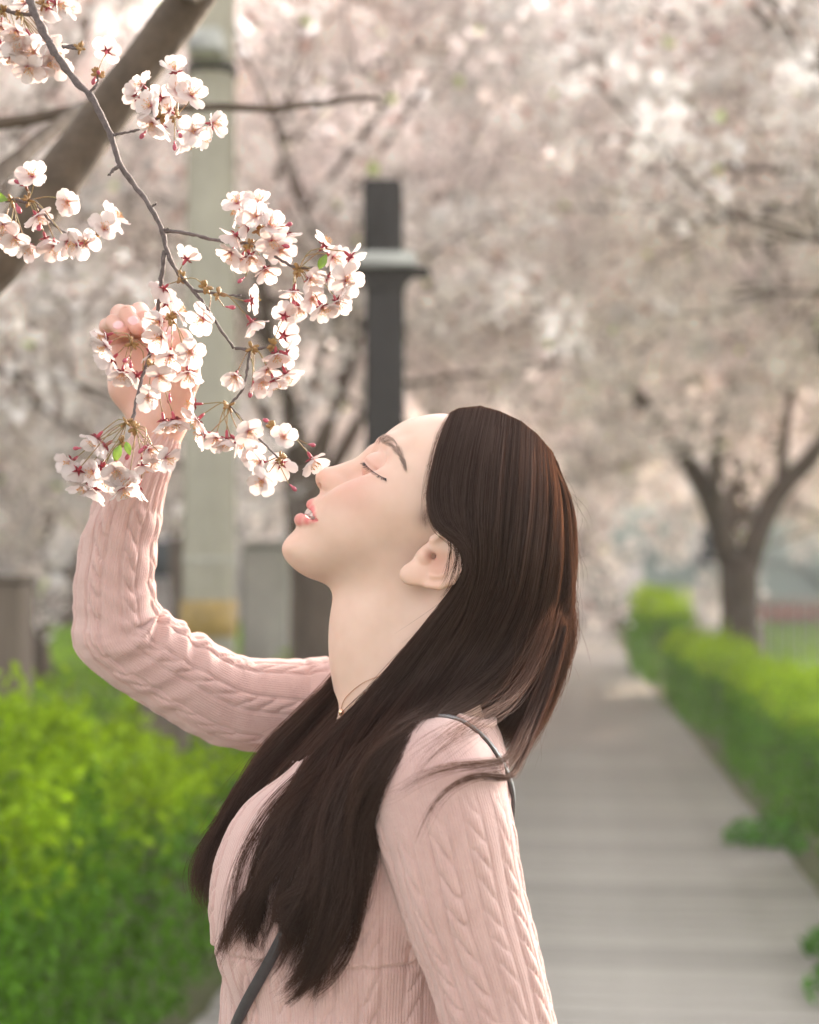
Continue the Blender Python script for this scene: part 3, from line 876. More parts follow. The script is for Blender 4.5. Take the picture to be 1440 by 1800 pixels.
    helix = [tl(766, 962, .000), tl(760, 950, .002), tl(775, 938, .003), tl(795, 936, .003), tl(812, 950, .003), tl(815, 972, .003), tl(806, 1001, .003), tl(790, 1022, .003), tl(770, 1031, .002), tl(748, 1029, .001)]
    F = smin(F, chain(G, helix, [.0022, .003, .0034, .0034, .0034, .0034, .0034, .0032, .0028, .002], .002), .002)
    F = smin(F, chain(G, [tl(790, 952, .001), tl(797, 968, .002), tl(792, 990, .003), tl(778, 1008, .003), tl(762, 1013, .002)], [.0018, .0034, .0042, .004, .003], .003), .003)
    F = smax(F, -ell(G, tl(768, 988, .0068), (.0105, .0062, .0092)), .003)
    F = smax(F, -ell(G, tl(755, 979, .001), (.0040, .009, .0028)), .0015)
    F = smin(F, ell(G, tl(744, 979, .0025), (.0050, .0036, .0055)), .003)      # tragus
    F = smin(F, ell(G, tl(722, 1011, .0010), (.0095, .0040, .0082)), .004)     # lobe
    # neck
    nk = cap((x, y * np.float32(1.10), z), m3(727, 1010), m3(723, 1275), .0520, .0560)
    nk = smin(nk, ell(g, m3(640, 1120), (.025, .03, .05)), .03)
    F = smin(F, nk, .016)
    F = smin(F, cap(G, m3(800, 1040, .052), m3(618, 1268, .014), .0085, .0075), .018)   # sternomastoid
    F = smax(F, -ell(G, m3(592, 1268, 0), (.012, .014, .014)), .012)
    F = smin(F, chain(G, [m3(617, 1284, .016), m3(640, 1290, .05), m3(680, 1292, .1)], [.008, .007, .007], .01), .012)   # collar bone
    # chest and shoulders inside the sweater
    F = smin(F, torso_f(g, .010), .02)
    F = smin(F, shoulders_f(g, -.012), .02)
    return ax, F
LASH = [(641, 811.5), (646, 818.5), (654, 826), (664, 833), (673, 838), (680.5, 841)]

lo = [float(mid(484, 900)[0]), -.160, float(mid(720, 1420)[1])]
hi = [float(mid(1002, 900)[0]), .160, float(mid(720, 712)[1])]
H = .00135
ax, Fh = head_field(H, lo, hi)
V, Q = surface_nets(Fh, [a[0] for a in ax], H)
# keep the closed part above the cut
head_V, head_Q = V.copy(), Q
del Fh

# ------------------------------------------------------------------ right hand and forearm, raised
Yo = np.array([0, DM, 0])
def hp(px, py, Y): return at(px, py, Y) - Yo
FING = [([(216, 646, 1.296), (205, 606, 1.300), (190, 574, 1.280), (199, 567, 1.256), (216, 582, 1.243)], [.0090, .0082, .0070, .0064, .0052]),
        ([(232, 646, 1.298), (223, 592, 1.303), (211, 552, 1.280), (224, 552, 1.252), (241, 577, 1.239)], [.0098, .0090, .0077, .0070, .0057]),
        ([(256, 646, 1.298), (250, 588, 1.304), (245, 549, 1.279), (254, 561, 1.251), (265, 593, 1.238)], [.0098, .0092, .0080, .0072, .0059]),
        ([(285, 646, 1.296), (284, 590, 1.300), (284, 553, 1.277), (294, 566, 1.251), (296, 598, 1.240)], [.0098, .0090, .0078, .0070, .0058])]
def nearer(P): return [(a, b, 1.228 + (c - 1.243) * 1.0) for a, b, c in P]
FING = [(nearer(P), r) for P, r in FING]
THUMB = ([(300, 730, 1.268), (326, 665, 1.252), (333, 625, 1.243), (318, 598, 1.236), (297, 606, 1.231)], [.0140, .0118, .0096, .0088, .0068])
THUMB = (nearer(THUMB[0]), THUMB[1])
ARM = [((592, 1252, 1.352), .050), ((500, 1243, 1.34), .0425), ((405, 1231, 1.325), .0392), ((327, 1190, 1.31), .0375), ((262, 1150, 1.298), .0375), ((212, 1110, 1.288), .0388), ((204, 1060, 1.284), .0340), ((204, 1000, 1.28), .0325), ((223, 900, 1.274), .0290), ((249, 825, 1.270), .0240), ((275, 778, 1.268), .0202), ((280, 745, 1.266), .0197)]
def hand_field(h):
    pts = np.array([hp(*p) for f in FING for p in f[0]] + [hp(*p) for p in THUMB[0]] + [hp(230, 900, 1.272)])
    ax, g = grid(pts.min(0) - .028, pts.max(0) + .028, h)
    F = chain(g, [hp(228, 885, 1.273), hp(256, 812, 1.270), hp(278, 765, 1.268), hp(276, 725, 1.267)], [.0205, .0170, .0168, .0178], .01)
    # flatten the palm: two rounded bars side by side
    F = smin(F, chain(g, [hp(262, 735, 1.270), hp(228, 680, 1.273), hp(212, 630, 1.277)], [.0165, .0155, .0125], .01), .010)
    F = smin(F, chain(g, [hp(285, 735, 1.268), hp(262, 680, 1.274), hp(250, 620, 1.279)], [.0165, .0142, .0122], .01), .010)
    F = smin(F, chain(g, [hp(300, 735, 1.265), hp(300, 680, 1.271), hp(290, 620, 1.277)], [.0148, .0138, .0122], .01), .010)
    for P, r in FING: F = smin(F, chain(g, [hp(*p) for p in P], r, .0016), .0012)
    F = smin(F, chain(g, [hp(*p) for p in THUMB[0]], THUMB[1], .003), .004)
    for P, r in FING:                                                   # creases at the joints
        for k in (2, 3):
            c = hp(*P[k]); dv = nrm(hp(*P[k]) - (hp(*P[k - 1]) + hp(*P[min(k + 1, 4)])) / 2); sdv = nrm(np.cross(hp(*P[k]) - hp(*P[k - 1]), dv))
            for o in (-.0011, .0011):
                tv = nrm(hp(*P[k + 1]) - hp(*P[k - 1])); F = smax(F, -cap(g, c + dv * r[k] * 1.02 + sdv * .005 + tv * o, c + dv * r[k] * 1.02 - sdv * .005 + tv * o, .0004, .0004), .0010)
    return ax, F
ax, Fx = hand_field(.00095)
hand_V, hand_Q = surface_nets(Fx, [a[0] for a in ax], .00095)

# left arm, hanging; most of it lies under the sleeve, the rest below the picture
ARM2 = [((764, 1384, 1.068), .0452), ((775, 1427, 1.066), .0464), ((793, 1507, 1.064), .0450), ((818, 1606, 1.066), .0420), ((848, 1700, 1.068), .0405), ((875, 1800, 1.070), .0395),
        ((905, 1940, 1.076), .0375), ((918, 2040, 1.084), .0370), ((905, 2200, 1.093), .0320), ((880, 2350, 1.103), .0260), ((866, 2440, 1.108), .0215)]
def lhand_field(h):
    w = hp(866, 2420, 1.09); e = hp(918, 2040, 1.066)
    dn = nrm(w - e); fw = np.array([-1.0, 0, 0]); fw = nrm(fw - dn * (fw @ dn)); sd = np.cross(dn, fw)
    ax, g = grid(w + (-.10, -.06, -.22), w + (.08, .06, .09), h)
    F = chain(g, [w - dn * .08, w, w + dn * .03], [.022, .018, .018], .01)
    for k in range(4):
        b = w + dn * .082 + fw * (.027 - k * .017)
        F = smin(F, chain(g, [w + dn * .02 + fw * (.012 - k * .008), b], [.014, .0105]), .01)
        ln = (.070, .078, .074, .058)[k]
        F = smin(F, chain(g, [b, b + dn * ln * .45 + sd * .004, b + dn * ln * .75 + sd * .013, b + dn * ln * .96 + sd * .026], [.0092, .0082, .0074, .006]), .003)
    F = smin(F, chain(g, [w + dn * .02 + fw * .015, w + dn * .055 + fw * .040 + sd * .008, w + dn * .085 + fw * .044 + sd * .014, w + dn * .105 + fw * .040 + sd * .020], [.015, .012, .010, .0075]), .006)
    return ax, F
ax, Fx = lhand_field(.0022)
lh_V, lh_Q = surface_nets(Fx, [a[0] for a in ax], .0022)
# legs, coarse, inside the trousers
def P3(x, y, z): return np.array([x, y, z])
HIPX = float(mid(640, 2250)[0])

# ---- one body mesh
parts = [(head_V, head_Q), (hand_V, hand_Q), (lh_V, lh_Q)]
mb = MB()
for A in (ARM, ARM2):
    mb.tube([hp(*p[0]) for p in A], [p[1] * .72 for p in A], 12)
parts.append((np.concatenate(mb.v), None))
Vs, Qs, n = [], [], 0
for V_, Q_ in parts[:3]: Vs.append(V_); Qs.append(Q_ + n); n += len(V_)
Vs.append(parts[3][0]); q4 = np.concatenate(mb.q) + n; t4 = np.concatenate(mb.t) + n
body_V = np.concatenate(Vs); body_Q = np.concatenate(Qs + [q4])

# skin tint: lips, blush, nails bed, scalp under the hair
def img(V_):
    """Photo pixel of every vertex on the mid-plane (its own x, z projected there)."""
    u = V_[:, 0] / DM; w = (V_[:, 2] - CAM[2]) / DM
    # inverse of ray(): w = (SP + CP v) / (CP - SP v), u = U / (CP - SP v)
    v = (w * CP - SP) / (CP + w * SP)
    return CX + u * (CP - SP * v) * F_PX, CY - v * F_PX
nh = len(head_V)
px, py = img(head_V); yy = np.abs(head_V[:, 1])
tint = np.ones((len(body_V), 3)); T = tint[:nh]
sc_ear = lambda px, py: (760 + (px - 760) * .945, 985 + (py - 985) * .945)
def spot(cx, cy, cyy, r, ry, col, amt):
    d = ((px - cx) ** 2 + (py - cy) ** 2) / r ** 2 + ((yy - cyy) / ry) ** 2
    w = (np.exp(-d) * amt)[:, None]
    T[:] = T * (1 - w) + np.array(col) * T * w
spot(632, 866, .045, 50, .03, (1.0, .72, .74), .50)        # blush
spot(572, 838, 0, 16, .02, (1.0, .80, .78), .6)            # nose tip
spot(660, 822, .035, 26, .02, (.97, .80, .82), .45)         # lid
spot(757, 1010, .078, 40, .02, (1.0, .84, .80), .6)        # ear
spot(*sc_ear(753, 977), .072, 9, .012, (.50, .30, .26), .85)  # recess shade of the ear canal and bowl painted into the tint
spot(*sc_ear(768, 990), .070, 20, .012, (.86, .66, .62), .6)
spot(500, 965, 0, 18, .03, (1.0, .88, .85), .5)
# lips: distance to the two lip chains
def dchain(V_, P, r):
    f = np.full(len(V_), 1e9)
    q = np.stack([V_[:, 0], np.abs(V_[:, 1]), V_[:, 2]], 1)
    for i in range(len(P) - 1):
        ab = P[i + 1] - P[i]; t = np.clip(((q - P[i]) @ ab) / (ab @ ab), 0, 1)
        f = np.minimum(f, np.linalg.norm(q - P[i] - t[:, None] * ab, axis=1) - (r[i] + t * (r[i + 1] - r[i])))
    return f
dl = np.minimum(dchain(head_V, UP_LIP, [.0050, .0048, .0042, .0031, .0018]), dchain(head_V, LO_LIP, [.0054, .0052, .0045, .0031, .0016]))
w = np.clip(.5 - dl / .0010, 0, 1)[:, None]
T[:] = T * (1 - w) + np.array((.97, .36, .46)) * w
# inside of the mouth
mo = dchain(head_V, [p + np.array([.0055, -.003 if i else 0, -.001]) for i, p in enumerate(MOUTH)], [.0052, .0050, .0042, .0022, .0009])
w = np.clip(.5 - mo / .001, 0, 1)[:, None]; T[:] = T * (1 - w) + np.array((.42, .13, .14)) * w
# scalp
HAIRLINE = smooth_poly([(800,700),(783,727),(772,770),(760,820),(752,870),(752,910),(764,935),(785,930),(806,934),(822,960),(822,1000),(815,1030),(830,1060),(840,1130),(900,1150),(1020,1100),(1020,700)])
sd = poly_sd(HAIRLINE, head_V[:, 0].astype(float), head_V[:, 2].astype(float))
w = np.clip(-sd / .004, 0, 1)[:, None]
T[:] = T * (1 - w) + np.array((.055, .04, .04)) * w
# soft sideburn
spot(748, 915, .066, 17, .012, (.30, .26, .25), .75)
# hand: pinker tips and knuckles
hv = tint[nh:nh + len(hand_V)]; hv[:] = (.90, .77, .77)
for P, r in FING:
    for k in (2, 4):
        d = np.linalg.norm(hand_V - hp(*P[k]), axis=1); ww = (np.exp(-(d / .011) ** 2) * .45)[:, None]
        hv[:] = hv * (1 - ww) + np.array((1.0, .78, .76)) * hv * ww

F_list = [body_Q, t4]
body_me = mesh_np('body', body_V, F_list)
a = body_me.attributes.new('tint', 'FLOAT_COLOR', 'POINT')
a.data.foreach_set('color', np.concatenate([tint, np.ones((len(tint), 1))], 1).astype(np.float32).ravel())

def skin_mat():
    m, n, l, b = new_mat('skin')
    at_ = n.new('ShaderNodeAttribute'); at_.attribute_name = 'tint'
    tc = n.new('ShaderNodeTexCoord')
    nz = n.new('ShaderNodeTexNoise'); nz.inputs['Scale'].default_value = 55; nz.inputs['Detail'].default_value = 6
    l.new(tc.outputs['Object'], nz.inputs['Vector'])
    rp = n.new('ShaderNodeValToRGB')
    rp.color_ramp.elements[0].color = (.635, .432, .345, 1); rp.color_ramp.elements[0].position = .3
    rp.color_ramp.elements[1].color = (.685, .482, .395, 1); rp.color_ramp.elements[1].position = .7
    l.new(nz.outputs['Fac'], rp.inputs[0])
    mx = n.new('ShaderNodeMix'); mx.data_type = 'RGBA'; mx.blend_type = 'MULTIPLY'; mx.inputs[0].default_value = 1
    l.new(rp.outputs[0], mx.inputs[6]); l.new(at_.outputs['Color'], mx.inputs[7]); l.new(mx.outputs[2], b.inputs['Base Color'])
    b.inputs['Roughness'].default_value = .46; b.inputs['Specular IOR Level'].default_value = .35
    b.inputs['Subsurface Weight'].default_value = .35
    b.inputs['Subsurface Radius'].default_value = (1, .35, .2); b.inputs['Subsurface Scale'].default_value = .006
    n2 = n.new('ShaderNodeTexNoise'); n2.inputs['Scale'].default_value = 1400; n2.inputs['Detail'].default_value = 3
    l.new(tc.outputs['Object'], n2.inputs['Vector'])
    bp = n.new('ShaderNodeBump'); bp.inputs['Distance'].default_value = .00012; bp.inputs['Strength'].default_value = .6
    l.new(n2.outputs['Fac'], bp.inputs['Height']); l.new(bp.outputs[0], b.inputs['Normal'])
    return m
M['skin'] = skin_mat()
person = link('person', body_me, M['skin'], None, (0, DM, 0))
tag(person, 'woman in a pink cable-knit sweater, long dark hair, head tilted back under blossoms', 'person')

tris = np.concatenate([body_Q[:, [0, 1, 2]], body_Q[:, [0, 2, 3]]])
BODY_BVH = BVHTree.FromPolygons(body_V.tolist(), tris.tolist())
# ------------------------------------------------------------------ sweater
arm_pts = np.array([hp(*p[0]) for p in ARM]); arm_r = np.array([p[1] for p in ARM])
arm2_pts = np.array([hp(*p[0]) for p in ARM2]); arm2_r = np.array([p[1] for p in ARM2])
def dense(P, r, n):
    C = catmull(np.concatenate([P, r[:, None]], 1), n); return C[:, :3], C[:, 3]
A1, A1r = dense(arm_pts[:-1], arm_r[:-1], 60)      # right sleeve ends at the wrist
A2, A2r = dense(arm2_pts, arm2_r, 60)
def arm_field(g, P, r, step=3):
    f = None
    for i in range(0, len(P) - 1, step):
        j = min(i + step, len(P) - 1); c = cap(g, P[i], P[j], r[i], r[j]); f = c if f is None else np.minimum(f, c)
    return f
HS = .003
lo = [arm_pts[:, 0].min() - .06, -.25, .60]
hi = [float(mid(1000, 1500)[0]) + .01, .225, 1.52]
ax, g = grid(lo, hi, HS)
F = torso_f(g, -.005)
ya = np.abs(g[1])
F = smin(F, bust_f(g, .002), .022)
F = smin(F, shoulders_f(g, .002), .03)
fa = arm_field(g, A1, A1r)
F = smin(F, fa, .014)
fa2 = arm_field(g, A2, A2r)
F = smin(F, fa2, .009)
SV, SQ = surface_nets(F, [a[0] for a in ax], HS)
ii = np.clip(np.round((SV - np.array([a[0] for a in ax])) / HS).astype(int), 0, np.array(F.shape) - 1)
f_arm = np.minimum(fa, fa2)[tuple(ii.T)]
del fa, fa2
del F
# neck opening: everything above a slanting V plane
tx, tz = img(SV)[0], img(SV)[1]
ny = np.abs(SV[:, 1])
zc = np.interp(tx, [480, 525, 620, 700, 862], [1332, 1330, 1312, 1288, 1262]) - np.clip(ny - .035, 0, 1) * 600
cut = (tz < zc) & (ny < .078) & (tx > 480) & (tx < 880) & (f_arm > .004)
cut |= (SV[:, 2] < .80) & (SV[:, 0] > 1)      # (hem is closed inside the trousers)
keep = ~cut[SQ].any(1)
SQ = SQ[keep]
used = np.unique(SQ); remap = np.full(len(SV), -1); remap[used] = np.arange(len(used))
SV, SQ = SV[used], remap[SQ]
tmp = bpy.data.objects.new('tmp', mesh_np('tmp', SV, SQ)); COL.objects.link(tmp)
ss = tmp.modifiers.new('s', 'SUBSURF'); ss.levels = 1; ss.render_levels = 1
dg = bpy.context.evaluated_depsgraph_get()
sw_me = bpy.data.meshes.new_from_object(tmp.evaluated_get(dg)); sw_me.name = 'sweater'
bpy.data.objects.remove(tmp)
n = len(sw_me.vertices)
SV = np.empty(n * 3, np.float32); sw_me.vertices.foreach_get('co', SV); SV = SV.reshape(-1, 3).astype(float)
SN = np.empty(n * 3, np.float32); sw_me.vertex_normals.foreach_get('vector', SN); SN = SN.reshape(-1, 3).astype(float)

def along(P, r, V_, ref):
    """Arc length, angle and distance minus radius of vertices about a polyline."""
    seg = np.diff(P, axis=0); L = np.linalg.norm(seg, axis=1); s0 = np.concatenate([[0], np.cumsum(L)])
    Tn = nrm(np.gradient(P, axis=0)); N = np.zeros_like(P); N[0] = nrm(ref - Tn[0] * (ref @ Tn[0]))
    for i in range(1, len(P)):
        N[i] = nrm(N[i - 1] - Tn[i] * (N[i - 1] @ Tn[i]))
    B = np.cross(Tn, N)
    bd = np.full(len(V_), 1e9); bs = np.zeros(len(V_)); ba = np.zeros(len(V_)); br = np.ones(len(V_))
    for i in range(len(seg)):
        w = V_ - P[i]; t = np.clip(w @ seg[i] / (L[i] ** 2), 0, 1)
        q = w - t[:, None] * seg[i]; d = np.linalg.norm(q, axis=1)
        m = d < bd
        nn = N[i] + t[m][:, None] * (N[i + 1] - N[i]); bb = B[i] + t[m][:, None] * (B[i + 1] - B[i])
        bd[m] = d[m]; bs[m] = s0[i] + t[m] * L[i]; br[m] = r[i] + t[m] * (r[i + 1] - r[i])
        ba[m] = np.arctan2((q[m] * bb).sum(1), (q[m] * nn).sum(1))
    return bs, ba, bd - br, br, s0[-1]
def gauss(x, s): return np.exp(-(x / s) ** 2)
def cable(u, v, pitch, w=.0056, amp=.0013):
    """Rope-like cable about u = 0: a raised cord crossed by slanting grooves, with a straight groove on either side."""
    x = np.clip(u / w, -1, 1)
    dome = np.sqrt(1 - x * x)
    ph = v / pitch + .40 * np.sin(x * 1.5); ph = (ph - np.round(ph)) * pitch
    cut = gauss(ph, .0021) * (.55 + .45 * dome) * (np.abs(u) < w * 1.05)
    return amp * dome ** .8 * (.80 + .20 * np.cos(2 * np.pi * ph / pitch + np.pi)) - .0019 * cut - .0014 * (gauss(u - w * 1.22, .0013) + gauss(u + w * 1.22, .0013))
def columns(ang, v, k, rad, pitch, off=0.0):
    """Cables at k even angles; neighbouring columns are shifted against each other."""
    a = (ang - off) / (2 * np.pi) * k; c = np.round(a); u = (a - c) * (2 * np.pi / k) * rad
    wob = .22 * pitch * np.sin(v * 31 + c * 1.7) + .12 * pitch * np.sin(v * 83 + c * 2.9)
    return cable(u + .0007 * np.sin(v * 47 + c), v + c * pitch * .37 + wob, pitch) * (1 + .25 * np.sin(v * 23 + c * 4.1)), u
s1, a1, f1, r1, L1 = along(A1, A1r, SV, np.array([0, -1.0, 0]))
s2, a2, f2, r2, L2 = along(A2, A2r, SV, np.array([0, -1.0, 0]))
# torso pattern
cx0 = float(mid(640, 1550)[0]); angT = np.arctan2(SV[:, 1], -(SV[:, 0] - cx0) )
dT, uT = columns(angT, SV[:, 2], 26, .125, .021, .06)
d1, u1 = columns(a1, s1, 7, r1, .0185, .12)
d2, u2 = columns(a2, s2, 11, r2, .0205, .10)
# cuff ribbing on the raised sleeve
rib = .0011 * np.sin(a1 * 22)
cuff = np.clip((s1 - (L1 - .058)) / .008, 0, 1)
d1 = d1 * (1 - cuff) + (rib - .0006) * cuff
# elbow creases: short curved folds fanning out from the inside of the bend
i_e = np.argmin(np.linalg.norm(A1 - hp(225, 1118, 1.327), axis=1)); s_e = np.concatenate([[0], np.cumsum(np.linalg.norm(np.diff(A1, axis=0), axis=1))])[i_e]
ie_dir = nrm(hp(290, 1060, 1.327) - hp(205, 1128, 1.327))
q = nrm(SV - A1[i_e]); inner = np.clip((q @ ie_dir) * .55 + .50, 0, 1)
def folds(s, ph, ang):
    x = s + .006 * np.sin(ang * 1.7 + ph) + .003 * np.sin(ang * 3.1 + 2 * ph)
    return (np.abs(np.sin(np.pi * x / .021 + ph)) ** 1.6 - .5) + .5 * np.sin(2 * np.pi * x / .034 + ph * 2)
d1 += -.0058 * folds(s1 - s_e, .8, a1) * gauss(s1 - s_e, .050) * inner
d1 += -.0007 * folds(s1 - s_e, 2.2, a1) * gauss(s1 - s_e - .012 + .11, .075)
d1 += .0012 * np.sin(s1 * 160 + 2.5 * np.sin(a1 * 2)) * gauss(s1 - (L1 - .075), .035) * (1 - cuff)
# loose folds on the hanging sleeve and the torso under the arm
d2 += .0010 * np.sin(s2 * 75 + 2 * np.sin(a2 + .6) + 1.2 * np.sin(a2 * 3)) * (.4 + .6 * np.clip(np.sin(a2), 0, 1))
d2 += -.0035 * gauss(s2 - .152 - .012 * np.sin(a2 * 2), .006) * np.clip(np.sin(a2) * 1.4 - .35, 0, 1)
hx, hz = img(SV)
fold_dir = ((hx - 760) * .9 + (hz - 1640) * .42) / 60
dT += .0022 * np.sin(fold_dir * 2.6) * gauss((hx - 700) / 120, 1) * gauss((hz - 1730) / 110, 1) * (SV[:, 1] < 0)
fT = torso_f((SV[:, 0], SV[:, 1], SV[:, 2]), -.005)
dT += -.0024 * gauss(hz - 1621, 4.5) + .0008 * gauss(hz - 1611, 6)       # seam under the bust
w1 = np.clip(.5 + (fT - f1 - .004) / .012, 0, 1) * (f1 < .02); w2 = np.clip(.5 + (fT - f2 - .002) / .010, 0, 1) * (f2 < .02)
w1 *= np.clip(s1 / .03, 0, 1); 
d2 *= np.clip((s2 + .005) / .045, 0, 1) ** 1.3
disp = dT * (1 - w1) * (1 - w2) + d1 * w1 + d2 * w2 * (1 - w1)
# armhole seams
disp += -.0012 * gauss(s1 - .035, .003) * (f1 < .015)
low = lump(SV, 40, 5) * .0016 + lump(SV, 95, 6) * .0005
SV2 = SV + SN * (disp + low)[:, None]
sw_me.vertices.foreach_set('co', SV2.astype(np.float32).ravel())
sw_me.polygons.foreach_set('use_smooth', np.ones(len(sw_me.polygons), bool))
# knit direction for the fine stitches
ku = np.where(w1 > .5, a1 * r1, np.where(w2 > .5, a2 * r2, angT * .125)); kv = np.where(w1 > .5, s1, np.where(w2 > .5, s2, SV[:, 2]))
at_ = sw_me.attributes.new('knit', 'FLOAT_VECTOR', 'POINT'); at_.data.foreach_set('vector', np.stack([ku, kv, 0 * ku], 1).astype(np.float32).ravel())
sw_me.update()
def knit_mat():
    m, n, l, b = new_mat('pink_knit')
    ka = n.new('ShaderNodeAttribute'); ka.attribute_name = 'knit'
    tc = n.new('ShaderNodeTexCoord')
    nz = n.new('ShaderNodeTexNoise'); nz.inputs['Scale'].default_value = 45; nz.inputs['Detail'].default_value = 8; nz.inputs['Roughness'].default_value = .75
    l.new(tc.outputs['Object'], nz.inputs['Vector'])
    rp = n.new('ShaderNodeValToRGB')
    rp.color_ramp.elements[0].color = (.520, .338, .312, 1); rp.color_ramp.elements[0].position = .3
    rp.color_ramp.elements[1].color = (.598, .405, .375, 1); rp.color_ramp.elements[1].position = .7
    l.new(nz.outputs['Fac'], rp.inputs[0]); l.new(rp.outputs[0], b.inputs['Base Color'])
    b.inputs['Roughness'].default_value = .92; b.inputs['Specular IOR Level'].default_value = .15
    b.inputs['Sheen Weight'].default_value = .45; b.inputs['Sheen Roughness'].default_value = .45; b.inputs['Sheen Tint'].default_value = (1, .86, .80, 1)
    b.inputs['Subsurface Weight'].default_value = .25; b.inputs['Subsurface Radius'].default_value = (1, .6, .5); b.inputs['Subsurface Scale'].default_value = .004
    mp = n.new('ShaderNodeMapping'); mp.inputs['Scale'].default_value = (1, .55, 1); l.new(ka.outputs['Vector'], mp.inputs[0])
    n2 = n.new('ShaderNodeTexNoise'); n2.inputs['Scale'].default_value = 900; n2.inputs['Detail'].default_value = 4; n2.inputs['Roughness'].default_value = .7
    l.new(mp.outputs[0], n2.inputs['Vector'])
    wv = n.new('ShaderNodeTexWave'); wv.wave_type = 'BANDS'; wv.bands_direction = 'X'; wv.inputs['Scale'].default_value = 150; wv.inputs['Distortion'].default_value = 1.2; wv.inputs['Detail Scale'].default_value = 3
    l.new(ka.outputs['Vector'], wv.inputs['Vector'])
    ad = n.new('ShaderNodeMath'); ad.operation = 'MULTIPLY_ADD'; ad.inputs[1].default_value = .45
    l.new(wv.outputs['Fac'], ad.inputs[0]); l.new(n2.outputs['Fac'], ad.inputs[2])
    bp = n.new('ShaderNodeBump'); bp.inputs['Distance'].default_value = .0010; bp.inputs['Strength'].default_value = .9
    l.new(ad.outputs[0], bp.inputs['Height']); l.new(bp.outputs[0], b.inputs['Normal'])
    return m
M['knit'] = knit_mat()
sweater = link('sweater', sw_me, M['knit'], person)
nq = len(sw_me.polygons); L_ = np.empty(len(sw_me.loops), np.int32); sw_me.loops.foreach_get('vertex_index', L_); L_ = L_.reshape(-1, 4)
SW_BVH = BVHTree.FromPolygons(SV2.tolist(), np.concatenate([L_[:, [0, 1, 2]], L_[:, [0, 2, 3]]]).tolist())
# collar band along the neck opening
import bmesh
bm = bmesh.new(); bm.from_mesh(sw_me)
be = [e for e in bm.edges if e.is_boundary]
adj = {}
for e in be:
    for a, b in ((e.verts[0], e.verts[1]), (e.verts[1], e.verts[0])): adj.setdefault(a.index, []).append(b.index)
loops = []; seen = set()
for s in adj:
    if s in seen: continue
    lp_, cur, prev = [s], s, None; seen.add(s)
    while True:
        nx = [q for q in adj[cur] if q != prev and q not in seen]
        if not nx: break
        prev, cur = cur, nx[0]; lp_.append(cur); seen.add(cur)
    loops.append(lp_)
bm.free()
loops.sort(key=len)
ring_ = SV2[loops[-1]]
for _ in range(140): ring_ = (np.roll(ring_, 1, 0) + ring_ * 2 + np.roll(ring_, -1, 0)) / 4
ring_ = ring_[::4]; ring_ = np.roll(ring_, -int(np.argmin(ring_[:, 0])), 0); ring_ = ring_[img(ring_)[0] > 590]
mb = MB(); mb.tube(ring_, .0040, 8); cb = mb.mesh('collar')
at_ = cb.attributes.new('knit', 'FLOAT_VECTOR', 'POINT')
link('collar', cb, M['knit'], person)

def hit(px, py, bvhs):
    """Nearest surface along the view ray through a photo pixel (person space)."""
    u, dy, dz = ray(px, py); d = Vector((float(u), float(dy), float(dz))).normalized(); o = Vector((0, -DM, CAM[2]))
    best = None
    for b in bvhs:
        h = b.ray_cast(o, d)
        if h[0] is not None and (best is None or h[3] < best[2]): best = (np.array(h[0]), np.array(h[1]), h[3])
    return best

# ------------------------------------------------------------------ trousers and shoes (below the picture)
ax, g = grid([-.22, -.20, .03], [.16, .20, .92], .008)
hz0 = .86
F = None
for s in (-1, 1):
    c = chain(g, [(HIPX, s * .085, hz0 - .02), (HIPX - .01, s * .085, .46), (HIPX + .005, s * .085, .07)], [.095, .062, .055], .02); F = c if F is None else smin(F, c, .02)
F = smin(F, ell(g, (HIPX, 0, hz0), (.118, .170, .10)), .05)
F = np.maximum(F, g[2] - .885); F = np.maximum(F, .075 - g[2])
tv, tq = surface_nets(F, [a[0] for a in ax], .008)
M['denim'] = mat('cream_trousers', (.55, .50, .43), .9, noise=.08, scale=60, bump=.0005, bscale=900)
link('trousers', mesh_np('trousers', tv, tq), M['denim'], person)
M['shoe'] = mat('shoe_leather', (.70, .68, .65), .5, noise=.08, scale=30)
for s in (-1, 1):
    ax, g = grid([-.32, -.07, -.01], [.06, .07, .13], .005)
    F = chain(g, [(HIPX * 0 - .02, 0, .045), (-.13, 0, .035), (-.20, 0, .028)], [.040, .040, .030], .02); F = smin(F, cap(g, (0, 0, .05), (0, 0, .11), .045, .045), .03)
    F = np.maximum(F, .012 - g[2]); F = np.minimum(F, np.maximum(chain(g, [(-.02, 0, .02), (-.13, 0, .02), (-.20, 0, .02)], [.044, .044, .034], .02), np.maximum(g[2] - .022, -g[2])))
    fv, fq = surface_nets(F, [a[0] for a in ax], .005)
    link('shoe', mesh_np('shoe', fv, fq), M['shoe'], person, (HIPX + .01, s * .085, 0))

# ------------------------------------------------------------------ bag strap over the left shoulder
M['strap'] = mat('strap_leather', (.045, .038, .042), .5, noise=.25, scale=80, bump=.0002, bscale=1500)
front = [(405, 1830), (428, 1782), (455, 1730), (482, 1682), (520, 1610), (560, 1530), (605, 1440), (640, 1375), (668, 1325), (700, 1290)]
SP_, SNn = [], []
for a in front:
    h = hit(a[0], a[1], [SW_BVH])
    if h is not None: SP_.append(h[0] + h[1] * .0025 * np.sign(-h[1][1] if abs(h[1][1]) > .05 else 1)); SNn.append(h[1])
for gpx in ((735, 1262, 1.085), (775, 1262, 1.10), (805, 1277, 1.115), (835, 1305, 1.14), (870, 1380, 1.18), (880, 1480, 1.25), (870, 1600, 1.31), (800, 1720, 1.365)):
    gp = hp(*gpx); loc_, no_, _, _ = SW_BVH.find_nearest(Vector(gp)); SP_.append(np.array(loc_) + np.array(no_) * .0025); SNn.append(np.array(no_))
